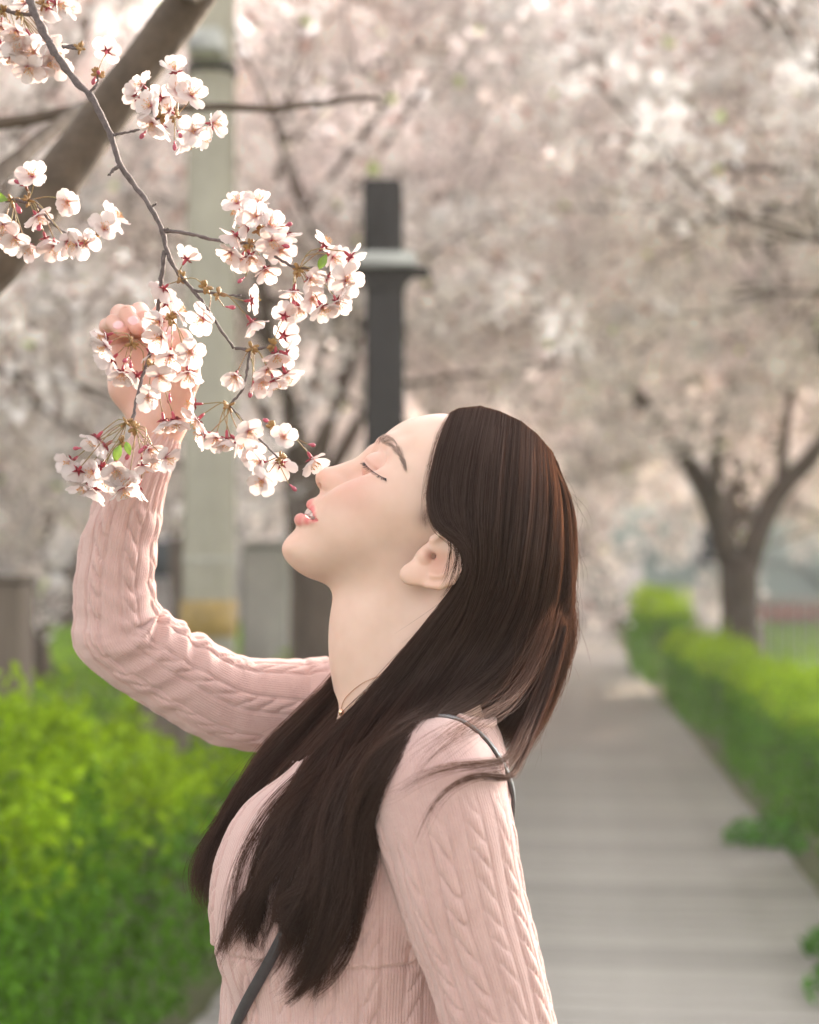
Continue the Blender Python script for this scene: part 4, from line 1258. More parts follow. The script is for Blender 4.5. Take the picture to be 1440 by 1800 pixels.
SP_ = np.array(SP_); SP_ = catmull(SP_, 90)
SNn = nrm(catmull(np.array(SNn), 90))
for i in range(len(SP_)):
    loc_, no_, _, _ = SW_BVH.find_nearest(Vector(SP_[i])); SP_[i] = np.array(loc_) + np.array(no_) * .0036; SNn[i] = np.array(no_)
for _ in range(16):
    SP_[1:-1] = (SP_[:-2] + 2 * SP_[1:-1] + SP_[2:]) / 4; SNn[1:-1] = nrm(SNn[:-2] + 2 * SNn[1:-1] + SNn[2:])
Tt = nrm(np.gradient(SP_, axis=0)); Bb = nrm(np.cross(Tt, SNn)); Nn = np.cross(Bb, Tt)
hw, ht = .0040, .0013
Vst = np.stack([SP_ + Bb * hw + Nn * ht, SP_ - Bb * hw + Nn * ht, SP_ - Bb * hw - Nn * ht, SP_ + Bb * hw - Nn * ht], 1).reshape(-1, 3)
qs = []
for i in range(len(SP_) - 1):
    for k in range(4): qs.append((i * 4 + k, i * 4 + (k + 1) % 4, i * 4 + 4 + (k + 1) % 4, i * 4 + 4 + k))
o = link('bag_strap', mesh_np('bag_strap', Vst, np.array(qs), False), M['strap'], None, (0, DM, 0))
tag(o, 'thin dark leather bag strap across the pink sweater and over the shoulder', 'bag strap')

# ------------------------------------------------------------------ teeth, brows, lashes, nails, necklace
M['tooth'] = mat('tooth_enamel', (.86, .83, .78), .35, noise=.03, scale=80)
up = nrm(m3(672, 770) - m3(500, 965)); up[1] = 0
mb = MB()
arc = catmull(np.array([m3(541, 899.5, -.0165) * (1, 1, 1) + m3(551, 905, 0) * 0, m3(541, 899.5, 0)]), 2)
ta = catmull(np.array([m3(557, 910, -.0185), m3(549.5, 904, -.0135), m3(543.5, 900, -.007), m3(542, 899, 0), m3(543.5, 900, .007), m3(549.5, 904, .0135), m3(557, 910, .0185)]), 9)
for i in range(8):
    c = (ta[i] + ta[i + 1]) / 2; tang = nrm(ta[i + 1] - ta[i]); out_ = nrm(np.cross(tang, up)); u2 = np.cross(out_, tang)
    wd = np.linalg.norm(ta[i + 1] - ta[i])
    mb.ellipsoid(c + u2 * .0012, (wd * .54, .0022, .0050), np.stack([tang, out_, u2], 1), 10, 8)
    mb.box(c + u2 * .0012, (wd * .93, .0036, .0085), np.stack([tang, out_, u2], 1), .0012)
link('teeth', mb.mesh('teeth'), M['tooth'], person)

M['brow'] = mat('brow_hair', (.27, .19, .155), .6, noise=.2, scale=50)
M['lash'] = mat('lash_hair', (.045, .026, .032), .5, noise=.2, scale=50)
BROW = np.array([(661, 778), (671, 772), (683, 775), (694, 785), (703, 798), (709, 811), (714, 826)], float)
BW = np.array([6.5, 8.0, 8.5, 7.5, 5.5, 3.8, 1.5])
rng = np.random.default_rng(90)
BC = catmull(np.concatenate([BROW, BW[:, None]], 1), 60); BT = nrm(np.gradient(BC[:, :2], axis=0))
brow_strands = []
for _ in range(210):
    i = int(rng.integers(0, 56)); q = rng.uniform(-1, 1); nrm2 = np.array([-BT[i, 1], BT[i, 0]])
    p = BC[i, :2] + nrm2 * q * BC[i, 2] + rng.normal(0, 1.3, 2)
    # hairs lean towards the tail, those at the lower edge upward, at the upper edge downward
    dv = BT[i] * 1.0 - nrm2 * q * .35 + nrm2 * (-.25) * (i < 12); ln = rng.uniform(8, 15)
    pts = []
    for t in (0, .35, .7, 1):
        h = hit(p[0] + dv[0] * ln * t, p[1] + dv[1] * ln * t, [BODY_BVH])
        if h is None: break
        nn = h[1] if h[1] @ np.array([0, -1, 0]) > 0 else -h[1]
        pts.append(h[0] + nn * (.0002 + .0007 * t))
    if len(pts) == 4: brow_strands.append(np.array(pts))
LP = catmull(np.array(LASH, float) + (-1.0, .8), 40); LT = nrm(np.gradient(LP, axis=0))
lash_strands, liner = [], []
for i in range(40):
    h = hit(LP[i, 0], LP[i, 1], [BODY_BVH])
    if h is None: continue
    nn = h[1] if h[1][1] < 0 else -h[1]
    liner.append(h[0] + nn * .0002)
for _ in range(70):
    f = rng.random(); i = min(int(f * 39), 38); h = hit(LP[i, 0] + rng.normal(0, .4), LP[i, 1] + rng.normal(0, .4), [BODY_BVH])
    if h is None: continue
    nn = h[1] if h[1][1] < 0 else -h[1]
    px_dir = np.array([-.60 + .75 * f, 0, -(.55 - .1 * f)]); px_dir = px_dir / np.linalg.norm(px_dir)
    ln = (.0030 + .0024 * f) * rng.uniform(.75, 1.1)
    t = np.linspace(0, 1, 5)[:, None]
    lash_strands.append(h[0] + (px_dir * t * .85 + nn * (t * .55 + t * t * .1) + np.array([-.25, 0, .30]) * t * t * .5) * ln)
for side in (1, -1):
    fl = np.array([1, side, 1])
    mb = MB()
    for s in brow_strands: mb.tube(s * fl, [.00013, .00013, .0001, .00003], 4, False)
    link('eyebrow', mb.mesh('eyebrow'), M['brow'], person)
    mb = MB()
    for s in lash_strands: mb.tube(s * fl, [.00016, .00015, .00012, .00008, .00003], 4, False)
    if len(liner) > 3: mb.tube(np.array(liner) * fl, np.interp(np.arange(len(liner)), [0, 6, len(liner) - 1], [.00014, .00027, .00025]), 6)
    link('eyelashes', mb.mesh('eyelashes'), M['lash'], person)
M['nail'] = mat('nail_polish', (.74, .42, .42), .12, noise=.03, scale=100)
for P, r in FING + [THUMB]:
    Pw = [hp(*p) for p in P]; ax_ = nrm(Pw[4] - Pw[3]); cpt = Pw[3] * .22 + Pw[4] * .78
    ref = Pw[1] * .5 + Pw[2] * .5; dz_ = (cpt - ref); dz_ = nrm(dz_ - ax_ * (dz_ @ ax_) + np.array([0, -.012, 0])); dz_ = nrm(dz_ - ax_ * (dz_ @ ax_)); sx = np.cross(ax_, dz_)
    mb = MB(); mb.ellipsoid(cpt + dz_ * (r[4] * .88), (.0043, .0066, .0016), np.stack([sx, ax_, dz_], 1), 16, 10)
    link('nail', mb.mesh('nail'), M['nail'], person)
M['gold'] = mat('rose_gold', (.75, .48, .34), .25, metal=1.0)
neck_pts = []
for a in ((604, 1283), (602, 1262), (601, 1246), (610, 1225), (640, 1200), (680, 1185), (720, 1175), (770, 1168)):
    h = hit(a[0], a[1], [BODY_BVH])
    if h is not None: neck_pts.append(h[0] + np.array([-.0004, -.0006, 0]))
if len(neck_pts) >= 4:
    near = np.array(neck_pts); far = near[::-1] * (1, -1, 1)
    mb = MB(); mb.tube(catmull(near, 60), .0003, 5); 
    root = empty('necklace', (0, DM, 0)); tag(root, 'fine rose gold necklace at the base of the woman\'s throat', 'necklace')
    link('chain', mb.mesh('chain'), M['gold'], root)
    h = hit(602, 1252, [BODY_BVH]); c = (h[0] if h is not None else neck_pts[1]) + np.array([-.0008, -.002, 0])
    mb = MB(); mb.ellipsoid(c, (.0022, .0016, .0030), None, 12, 8); link('pendant', mb.mesh('pendant'), M['gold'], root)
# ------------------------------------------------------------------ hair
HAIR_OUT = smooth_poly([(640,800),(700,748),(783,727),(800,717),(830,712),(870,721),(915,741),(955,777),(985,828),(1002,890),(1009,960),(1006,1040),(992,1110),(960,1180),(890,1230),(760,1240),(640,1150),(560,1050),(520,950)])
def shell_w(px, py, Wm=.0800, Rr=.056):
    x, z = mid(px, py); d = -poly_sd(HAIR_OUT, np.asarray(x, float), np.asarray(z, float))
    t = np.clip(d / Rr, 0, 1); return Wm * np.sqrt(np.maximum(1 - (1 - t) ** 2, 0))
def gsm(a, s):
    k = np.exp(-np.arange(-12, 13) ** 2 / (2. * s * s)); k /= k.sum()
    return np.convolve(np.pad(a, 12, mode='edge'), k, 'valid')
NP_ = 44
def guide(pts, off=.006, manual=None, bvhs=None, sm=2.2):
    """A strand's path from photo pixels; its depth comes from the head, neck and sweater it lies on, unless given as a third number."""
    P = np.array([(p[0], p[1]) for p in pts], float)
    C = catmull(P, NP_)
    seg = np.linalg.norm(np.diff(P, axis=0), axis=1); s = np.concatenate([[0], np.cumsum(seg)]) / seg.sum(); u = np.linspace(0, 1, NP_)
    if len(pts[0]) == 3:
        Y = np.interp(u, s, [p[2] for p in pts])
        return at(C[:, 0], C[:, 1], gsm(Y, sm)) - Yo
    Yh = np.full(NP_, np.nan)
    for i in range(NP_):
        h = hit(C[i, 0], C[i, 1], [BODY_BVH, SW_BVH])
        if h is not None and h[0][1] < .02: Yh[i] = DM + h[0][1] - off
    ok = ~np.isnan(Yh)
    Yb = np.interp(u, u[ok], Yh[ok]) if ok.any() else np.full(NP_, DM)
    Ysh = DM - shell_w(C[:, 0], C[:, 1])
    hw = np.clip((1110 - C[:, 1]) / 130, 0, 1)                 # on the head the hair's own thickness rules
    Y = np.where(ok, np.minimum(Yb, Ysh * hw + (1 - hw) * Yb), np.where(hw > 0, Ysh * hw + (1 - hw) * Yb, Yb))
    Y[0] = min(Y[0], DM)
    return at(C[:, 0], C[:, 1], gsm(Y, sm)) - Yo
NEAR = [
 [(792,726),(773,770),(759,830),(754,885),(766,925),(794,944),(818,966),(818,1005),(792,1050),(738,1120),(680,1190),(622,1260),(556,1338),(496,1420),(455,1510),(428,1590),(408,1650),(388,1700)],
 [(808,718),(788,790),(775,860),(788,918),(815,950),(824,995),(806,1050),(748,1130),(694,1202),(645,1272),(592,1350),(530,1445),(478,1550),(452,1630),(430,1680),(402,1706)],
 [(845,714),(825,800),(815,890),(823,970),(810,1055),(757,1145),(706,1222),(658,1295),(610,1375),(565,1470),(530,1570),(505,1640),(480,1690),(455,1712)],
 [(880,724),(868,820),(860,920),(853,1010),(818,1098),(768,1178),(719,1248),(671,1318),(626,1398),(597,1500),(576,1600),(556,1670),(530,1725),(505,1750)],
 [(915,740),(908,840),(900,940),(883,1040),(838,1130),(786,1202),(733,1265),(684,1330),(640,1410),(620,1500),(604,1590),(590,1660),(560,1720),(520,1764)],
 [(945,764),(945,860),(935,960),(913,1060),(866,1150),(802,1218),(745,1278),(694,1342),(650,1420),(634,1500),(618,1580),(606,1650),(590,1695),(570,1715)],
 [(967,790),(976,870),(970,970),(946,1080),(894,1165),(815,1225),(745,1265),(686,1312),(653,1372),(639,1432),(629,1500),(620,1560),(612,1612)],
 [(972,797),(986,880),(984,980),(962,1085),(910,1170),(835,1230),(762,1262),(702,1298),(664,1350),(648,1410),(640,1480),(630,1550)],
]
BACK = [
 [(930,753),(960,840),(968,940),(955,1050),(925,1140),(880,1205),(825,1250),(770,1285)],
 [(955,778),(982,850),(990,940),(984,1040),(965,1130),(935,1205),(900,1260),(865,1300)],
 [(970,795),(994,870),(1002,960),(998,1050),(982,1130),(955,1210),(925,1280),(895,1335)],
 [(980,815),(1003,890),(1008,975),(1004,1060),(990,1140),(966,1215),(935,1290),(905,1345)],
]
FAR = [
 [(690,1085,1.285),(625,1135,1.295),(585,1185,1.292),(525,1245,1.265),(462,1310,1.235),(405,1390,1.205),(360,1475,1.185),(340,1530,1.175),(346,1575,1.172),(368,1616,1.172)],
 [(700,1110,1.28),(630,1180,1.285),(592,1240,1.265),(540,1300,1.235),(480,1370,1.205),(425,1440,1.185),(385,1510,1.17),(362,1560,1.165),(360,1600,1.165)],
 [(700,1140,1.275),(632,1215,1.275),(597,1280,1.25),(566,1335,1.215),(520,1395,1.18),(462,1450,1.16),(408,1520,1.155),(385,1570,1.152),(374,1600,1.15)],
]
STRANDS, RADII = [], []
def sheet_hair(G, n, jitter, layers, rng, wave=.0016, t_end=(.78, 1.0), ts=None, lock=60, rad=.00016, pull=.35, depthdir=(0, 1, 0)):
    """n strands between neighbouring guides, gathered into locks that draw together towards their tips."""
    G = np.array(G); k = len(G)
    locks_t = np.sort(rng.random(lock)) * (k - 1); ltw = rng.normal(0, 1, (lock, 6)); lend = rng.uniform(*t_end, lock); llay = rng.random(lock)
    out = []
    u = np.linspace(0, 1, NP_)
    for _ in range(n):
        li = int(rng.integers(0, lock)); t0 = locks_t[li] + rng.normal(0, .9 * (k - 1) / lock); t0 = min(max(t0, 0), k - 1.0001)
        tc = min(max(locks_t[li], 0), k - 1.0001)
        pl = pull * u ** 1.4
        t = t0 * (1 - pl) + tc * pl
        i = np.clip(t.astype(int), 0, k - 2); f = (t - i)[:, None]
        idx = np.arange(NP_)
        P = G[i, idx] * (1 - f) + G[i + 1, idx] * f
        end = min(1.0, lend[li] * rng.uniform(.93, 1.03)); uu = u * end
        P = np.stack([np.interp(uu, u, P[:, c]) for c in range(3)], 1)
        w = ltw[li]; env = np.clip(u * 1.5, 0, 1)[:, None]
        amp = wave * (.55 + 3.4 * u[:, None] ** 2)
        P = P + env * amp * np.stack([np.sin(u * 7 + w[0] * 3) + .4 * np.sin(u * 17 + w[1] * 3), .8 * np.sin(u * 6 + w[2] * 3), .6 * np.sin(u * 8 + w[3] * 3)], 1)
        own = rng.normal(0, 1, (3, 3)); P = P + env * .0007 * (1 + 2.2 * u[:, None] ** 2) * np.stack([np.sin(u * (9 + 4 * own[c, 2]) + own[c, 0] * 3) * own[c, 1] for c in range(3)], 1)
        lay = layers * (.72 * llay[li] + .28 * rng.random())
        P = P + np.array(depthdir) * lay * np.clip(u * 6, .15, 1)[:, None]
        P = P + rng.normal(0, jitter, 3) * np.clip(u * 4, .2, 1)[:, None]
        out.append(P)
    for P in out:
        STRANDS.append(P); RADII.append(rad * np.interp(u, [0, .75, 1], [1, .9, .25]) * rng.uniform(.7, 1.25))
rng = np.random.default_rng(101)
GN = [guide(p, .013) for p in NEAR]
sheet_hair(GN, 15000, .0011, .012, rng, lock=130, t_end=(.72, .97), wave=.0022, rad=.00021)
sheet_hair(GN[:4], 2200, .0016, .004, rng, wave=.0028, t_end=(.72, 1.0), lock=34)
# the two long locks that end lowest, curling forward
def lock_of(A, B, n, rng, **k): sheet_hair([guide(A, .014), guide(B, .014)], n, .0009, .007, rng, **k)
lock_of([(700,1235),(655,1310),(635,1400),(622,1500),(610,1590),(598,1655),(572,1708),(540,1742),(508,1768)], [(690,1245),(640,1320),(612,1410),(600,1500),(590,1580),(580,1640),(556,1690),(535,1722),(515,1750)], 900, rng, lock=9, t_end=(.82, 1.0), wave=.0018, rad=.0002)
lock_of([(600,1290),(540,1380),(480,1470),(440,1560),(420,1620),(404,1662),(380,1705)], [(620,1290),(560,1390),(505,1480),(470,1570),(448,1640),(428,1680),(398,1712)], 700, rng, lock=8, t_end=(.80, 1.0), wave=.0022, rad=.0002)
lock_of([(650,1340),(600,1430),(560,1520),(535,1600),(528,1650),(515,1690)], [(640,1350),(580,1440),(540,1530),(512,1610),(498,1650),(470,1684)], 500, rng, lock=7, t_end=(.78, 1.0), wave=.003, rad=.0002)
# extra body under the ear-to-chest sweep
GB = []
for p in BACK:
    C = np.array(p, float); GB.append(guide([(a, b, DM - .25 * 0 - float(shell_w(a, b)) * .35) for a, b in p]))
sheet_hair(GB[:3], 4200, .0018, .024, rng, lock=44, t_end=(.86, 1.0), wave=.0022)
sheet_hair(GB[1:], 3000, .0016, .03, rng, lock=40, t_end=(.7, 1.0), wave=.0022)
# the side turned away: the same fall mirrored over the head, then joining the far lock in front of the shoulder
GM = []
for p in NEAR[1:]:
    g_ = guide(p[:6]); g_ = g_ * (1, -1, 1); GM.append(g_)
sheet_hair(GM, 4200, .001, .008, rng, lock=40, t_end=(.95, 1.0), depthdir=(0, -1, 0))
GBm = [g_ * (1, -1, 1) for g_ in GB]
sheet_hair(GBm, 4000, .0015, .01, rng, lock=20, t_end=(.75, 1.0), depthdir=(0, -1, 0))
GF = [guide(p) for p in FAR]
sheet_hair(GF, 3800, .0020, .022, rng, lock=40, t_end=(.86, 1.0), wave=.0016)
sheet_hair([guide([(648,1215,1.205),(592,1282,1.20),(548,1335,1.185),(500,1392,1.165),(452,1470,1.15),(415,1545,1.145)]), guide([(640,1190,1.23),(585,1250,1.225),(536,1310,1.205),(482,1375,1.18),(432,1455,1.165),(396,1540,1.155)])], 700, .001, .008, rng, lock=10, t_end=(.8, 1.0), wave=.0016, rad=.0002)
# two thin tails from the nape, falling over the shoulder and blown forward across the sleeve
def tail(pts, n, spread, rng, off=.009, rad=.00013):
    g_ = guide(pts, off)
    u = np.linspace(0, 1, NP_)
    for _ in range(n):
        own = rng.normal(0, 1, (3, 3)); sp = spread * (.35 + np.abs(np.sin(u * 5 + own[0, 0])) * .5 + u ** 2 * .6)[:, None]
        P = g_ + sp * own[1] * (1, .4, 1) + .0008 * np.stack([np.sin(u * 11 + own[2, c] * 3) for c in range(3)], 1)
        end = rng.uniform(.6, 1); P = np.stack([np.interp(u * end, u, P[:, c]) for c in range(3)], 1)
        STRANDS.append(P); RADII.append(rad * np.interp(u, [0, .7, 1], [1, .85, .2]))
tail([(985,1080,1.165),(968,1160,1.155),(940,1235,1.135),(915,1290,1.10),(893,1330,1.055),(868,1340,1.03),(830,1344,1.015),(790,1350,1.008),(745,1366,1.006),(700,1392,1.012),(660,1404,1.03)], 70, .0016, rng)
tail([(995,1100,1.165),(978,1175,1.155),(952,1250,1.135),(928,1310,1.10),(903,1360,1.06),(880,1367,1.035),(845,1364,1.018),(805,1376,1.008),(770,1405,1.006),(748,1440,1.006),(728,1490,1.010)], 90, .0016, rng)
tail([(990,1090,1.17),(972,1170,1.155),(940,1255,1.13),(910,1320,1.08),(886,1350,1.045),(850,1352,1.02),(800,1362,1.01)], 70, .0022, rng)
tail([(975,1070,1.15),(950,1150,1.14),(905,1225,1.10),(850,1262,1.05),(790,1300,1.022),(740,1345,1.012),(706,1395,1.012)], 40, .0045, rng, rad=.0001)
tail([(960,1090,1.15),(930,1165,1.13),(880,1235,1.09),(815,1275,1.04),(760,1310,1.02),(722,1350,1.012)], 40, .006, rng, rad=.0001)
# soft baby hairs along the hairline
for q in range(4):
    o = rng.uniform(-9, 1)
    tail([(792+o*.3,731),(775+o,768),(758+o,828),(749+o,880),(750+o,915),(752+o,935)], 8, .0012, rng, .002, .00005)
for q in range(14):
    y0 = rng.uniform(800, 925); x0 = np.interp(y0, [800, 880, 925], [764, 753, 756]) + rng.uniform(-3, 3)
    tail([(x0,y0),(x0-rng.uniform(4,10),y0+rng.uniform(8,16)),(x0-rng.uniform(2,10),y0+rng.uniform(20,34))], 2, .0006, rng, .0015, .00005)
# fine loose hairs
def flyaways(G, n, amp, rng, rad=.00007):
    G = np.array(G); u = np.linspace(0, 1, NP_)
    for _ in range(n):
        t = rng.random() * (len(G) - 1.001); i = int(t); f = t - i; P = G[i] * (1 - f) + G[i + 1] * f
        a, b = sorted(rng.random(2)); b = min(1, a + max(.25, b - a)); P = np.stack([np.interp(a + (b - a) * u, u, P[:, c]) for c in range(3)], 1)
        w = rng.normal(0, 1, (3, 3)); env = (u ** 1.3)[:, None]
        P = P + env * amp * np.stack([w[0, c] * np.sin(u * (2 + abs(w[1, c])) + w[2, c]) for c in range(3)], 1) * (1, .6, 1)
        STRANDS.append(P); RADII.append(np.full(NP_, rad) * np.interp(u, [0, .8, 1], [1, .9, .3]))
flyaways(GN, 420, .009, rng); flyaways(GB, 260, .012, rng); flyaways(GF, 160, .010, rng)
# wisps over the ear and at the temple
tail([(772,922),(796,945),(804,972),(800,1000),(790,1030),(770,1055)], 34, .0012, rng, .006, .0001)
tail([(768,915),(788,942),(792,975),(784,1010),(770,1040)], 20, .0010, rng, .006, .0001)

# dark under-layer of the hair: a soft solid following the same fall, so that no scalp or sweater shows between strands
def hair_curves(name, strands, radii, m):
    cu = bpy.data.hair_curves.new(name)
    cu.add_curves([NP_] * len(strands))
    cu.position_data.foreach_set('vector', np.concatenate(strands).astype(np.float32).ravel())
    ra = cu.attributes.get('radius') or cu.attributes.new('radius', 'FLOAT', 'POINT')
    ra.data.foreach_set('value', np.concatenate(radii).astype(np.float32))
    cu.materials.append(m)
    o = bpy.data.objects.new(name, cu); COL.objects.link(o); o.parent = person
    return o
def hair_mat():
    m = bpy.data.materials.new('dark_hair'); m.use_nodes = True; n, l = m.node_tree.nodes, m.node_tree.links
    n.remove(n['Principled BSDF'])
    hi = n.new('ShaderNodeHairInfo')
    def ramp(a, b):
        r = n.new('ShaderNodeValToRGB'); r.color_ramp.elements[0].color = (*a, 1); r.color_ramp.elements[1].color = (*b, 1); l.new(hi.outputs['Random'], r.inputs[0]); return r.outputs[0]
    d = n.new('ShaderNodeBsdfDiffuse'); l.new(ramp((.0055, .0032, .0029), (.040, .023, .020)), d.inputs['Color'])
    rf = n.new('ShaderNodeBsdfHair'); rf.component = 'Reflection'; l.new(ramp((.06, .042, .037), (.23, .168, .145)), rf.inputs['Color']); rf.inputs['RoughnessU'].default_value = .22; rf.inputs['RoughnessV'].default_value = .9
    tr = n.new('ShaderNodeBsdfHair'); tr.component = 'Transmission'; tr.inputs['Color'].default_value = (.36, .14, .062, 1); tr.inputs['RoughnessU'].default_value = .22; tr.inputs['RoughnessV'].default_value = .6
    m1 = n.new('ShaderNodeMixShader'); m1.inputs[0].default_value = .30; l.new(d.outputs[0], m1.inputs[1]); l.new(rf.outputs[0], m1.inputs[2])
    m2 = n.new('ShaderNodeMixShader'); m2.inputs[0].default_value = .16; l.new(m1.outputs[0], m2.inputs[1]); l.new(tr.outputs[0], m2.inputs[2])
    l.new(m2.outputs[0], n['Material Output'].inputs['Surface'])
    return m
M['hair'] = hair_mat()
hair_curves('hair', STRANDS, RADII, M['hair'])
# ------------------------------------------------------------------ blossoms in the foreground
def petal_material():
    m, n, l, b = new_mat('petal')
    uv = n.new('ShaderNodeAttribute'); uv.attribute_name = 'pv'
    sp = n.new('ShaderNodeSeparateXYZ'); l.new(uv.outputs['Vector'], sp.inputs[0])
    rp = n.new('ShaderNodeValToRGB'); e = rp.color_ramp.elements
    e[0].position = 0.0; e[0].color = (.55, .16, .20, 1); e[1].position = 1.0; e[1].color = (.68, .605, .590, 1)
    k = e.new(.07); k.color = (.62, .36, .37, 1); k = e.new(.22); k.color = (.675, .570, .555, 1)
    wv = n.new('ShaderNodeTexNoise'); wv.inputs['Scale'].default_value = 1.0; wv.inputs['Detail'].default_value = 3
    mp = n.new('ShaderNodeMapping'); mp.inputs['Scale'].default_value = (2.2, 16, 1); l.new(uv.outputs['Vector'], mp.inputs[0]); l.new(mp.outputs[0], wv.inputs['Vector'])
    l.new(sp.outputs[0], rp.inputs[0])
    oi = n.new('ShaderNodeObjectInfo'); hv = n.new('ShaderNodeHueSaturation'); mr = n.new('ShaderNodeMapRange')
    mr.inputs[3].default_value = .65; mr.inputs[4].default_value = 1.35; l.new(oi.outputs['Random'], mr.inputs[0]); l.new(mr.outputs[0], hv.inputs['Saturation'])
    mv = n.new('ShaderNodeMapRange'); mv.inputs[1].default_value = .3; mv.inputs[2].default_value = .7; mv.inputs[3].default_value = .93; mv.inputs[4].default_value = 1.03
    l.new(wv.outputs['Fac'], mv.inputs[0]); l.new(mv.outputs[0], hv.inputs['Value']); l.new(rp.outputs[0], hv.inputs['Color'])
    l.new(hv.outputs[0], b.inputs['Base Color']); b.inputs['Roughness'].default_value = .55; b.inputs['Specular IOR Level'].default_value = .25
    bp = n.new('ShaderNodeBump'); bp.inputs['Distance'].default_value = .0005; bp.inputs['Strength'].default_value = .6
    l.new(wv.outputs['Fac'], bp.inputs['Height']); l.new(bp.outputs[0], b.inputs['Normal'])
    tr = n.new('ShaderNodeBsdfTranslucent'); l.new(hv.outputs[0], tr.inputs['Color']); l.new(bp.outputs[0], tr.inputs['Normal'])
    ms = n.new('ShaderNodeMixShader'); ms.inputs[0].default_value = .46
    l.new(b.outputs[0], ms.inputs[1]); l.new(tr.outputs[0], ms.inputs[2]); l.new(ms.outputs[0], n['Material Output'].inputs['Surface'])
    return m
M['petal'] = petal_material()
M['calyx'] = mat('calyx_red', (.30, .028, .045), .5, noise=.3, scale=300)
M['pedicel'] = mat('pedicel', (.20, .20, .055), .5, scale=120, col2=(.30, .13, .08))
M['stamen'] = mat('stamen', (.72, .50, .34), .5, tint=True, noise=.1, scale=200)
M['scale'] = mat('bud_scale', (.20, .085, .035), .6, scale=500, col2=(.34, .21, .06))
M['bud'] = mat('flower_bud', (.40, .07, .11), .5, noise=.25, scale=300)
M['young_leaf'] = mat('young_leaf', (.16, .26, .03), .4, noise=.2, scale=200, trans=.3)
def petal_mesh(seed):
    r = np.random.default_rng(seed); nu, nv = 7, 6
    L = .0138; V, pv = [], []
    cup, tw = r.uniform(.10, .30), r.normal(0, .10)
    for i in range(nu):
        t = i / (nu - 1); w = .0060 * (math.sin(math.pi * min(t ** 1.15 * .80 + .03, 1)) ** .85)
        for j in range(nv):
            s = j / (nv - 1) * 2 - 1
            x = L * t - (.0016 * math.exp(-(s / .22) ** 2) + .0009 * s * s) * max(0, (t - .7) / .3) ** 2
            y = w * s
            z = .0045 * t * t * cup * 3 + cup * .9 * w * s * s * (1 - .3 * t) + .0004 * math.sin(9 * t + 5 * s + seed) * t + tw * y * t + r.normal(0, .00012) * t - .0016 * max(0, t - .75) * 4 * r.uniform(.3, 1)
            V.append((x, y, z)); pv.append((t, s, seed))
    Q = [(i * nv + j, (i + 1) * nv + j, (i + 1) * nv + j + 1, i * nv + j + 1) for i in range(nu - 1) for j in range(nv - 1)]
    return np.array(V), np.array(Q), np.array(pv)
def petal_data(name, V, Q, pv):
    me = mesh_np(name, V, Q); a = me.attributes.new('pv', 'FLOAT_VECTOR', 'POINT'); a.data.foreach_set('vector', np.asarray(pv, np.float32).ravel()); me.materials.append(M['petal']); return me
PETAL_RAW = [petal_mesh(k) for k in range(6)]
PETALS = [petal_data('petal', *p) for p in PETAL_RAW]
def stamen_mesh(seed):
    r = np.random.default_rng(seed); mb = MB()
    for k in range(17):
        a = 6.28 * k / 17 + r.normal(0, .15); o = r.uniform(.25, .62); ln = r.uniform(.0055, .0085)
        tip = np.array([math.cos(a) * o * ln, math.sin(a) * o * ln, ln * .85]); m_ = tip * .5 + np.array([0, 0, .0006])
        mb.tube([(0, 0, .0003), m_, tip], .00013, 3, False, (1.1, .95, .95)); mb.ellipsoid(tip, (.00042, .00042, .0005), None, 5, 4, (.85, .55, .12))
    mb.tube([(0, 0, 0), (0, 0, .009)], .00018, 4, True, (.6, .8, .3))
    me = mb.mesh('stamens'); me.materials.append(M['stamen']); return me
STAM = [stamen_mesh(s) for s in (1, 2)]
def calyx_mesh():
    mb = MB()
    mb.tube([(0, 0, -.0075), (0, 0, -.0055), (0, 0, -.002), (0, 0, .0002)], [.0007, .0013, .0014, .0018], 8)
    for k in range(5):
        a = 6.28 * (k + .5) / 5; c, s = math.cos(a), math.sin(a)
        V = [(c * .0012 - s * .0014, s * .0012 + c * .0014, -.0003), (c * .0012 + s * .0014, s * .0012 - c * .0014, -.0003), (c * .0040, s * .0040, -.0007), (c * .0066, s * .0066, .0002), (c * .0036, s * .0036, -.0016)]
        mb.add(V, None, [(0, 2, 4), (2, 1, 4), (2, 3, 4)[::-1], (0, 1, 4), (0, 3, 2), (1, 2, 3)])
    me = mb.mesh('blossom'); me.materials.append(M['calyx']); return me
CALYX = calyx_mesh()
def bud_mesh():
    mb = MB(); mb.tube([(0, 0, -.006), (0, 0, -.004), (0, 0, -.001)], [.0006, .0012, .0012], 8); mb.ellipsoid((0, 0, .0022), (.0026, .0026, .0042), None, 9, 7)
    me = mb.mesh('bud'); me.materials.append(M['bud']); return me
BUD = bud_mesh()
def scales_mesh():
    r = np.random.default_rng(3); mb = MB()
    for _ in range(9):
        d = nrm(r.normal(size=3)); c = d * .0032
        q = Vector(d).to_track_quat('Z', 'Y').to_matrix(); mb.ellipsoid(c, (.0016, .0011, .0030), np.array(q), 6, 5)
    me = mb.mesh('bud_scales'); me.materials.append(M['scale']); return me
SCALES = scales_mesh()
def frame_z(d, rng):
    q = Vector(d).to_track_quat('Z', 'Y') @ Quaternion((0, 0, 1), rng.random() * 6.28)
    return q
VIEW = np.array([0, -1.0, 0])
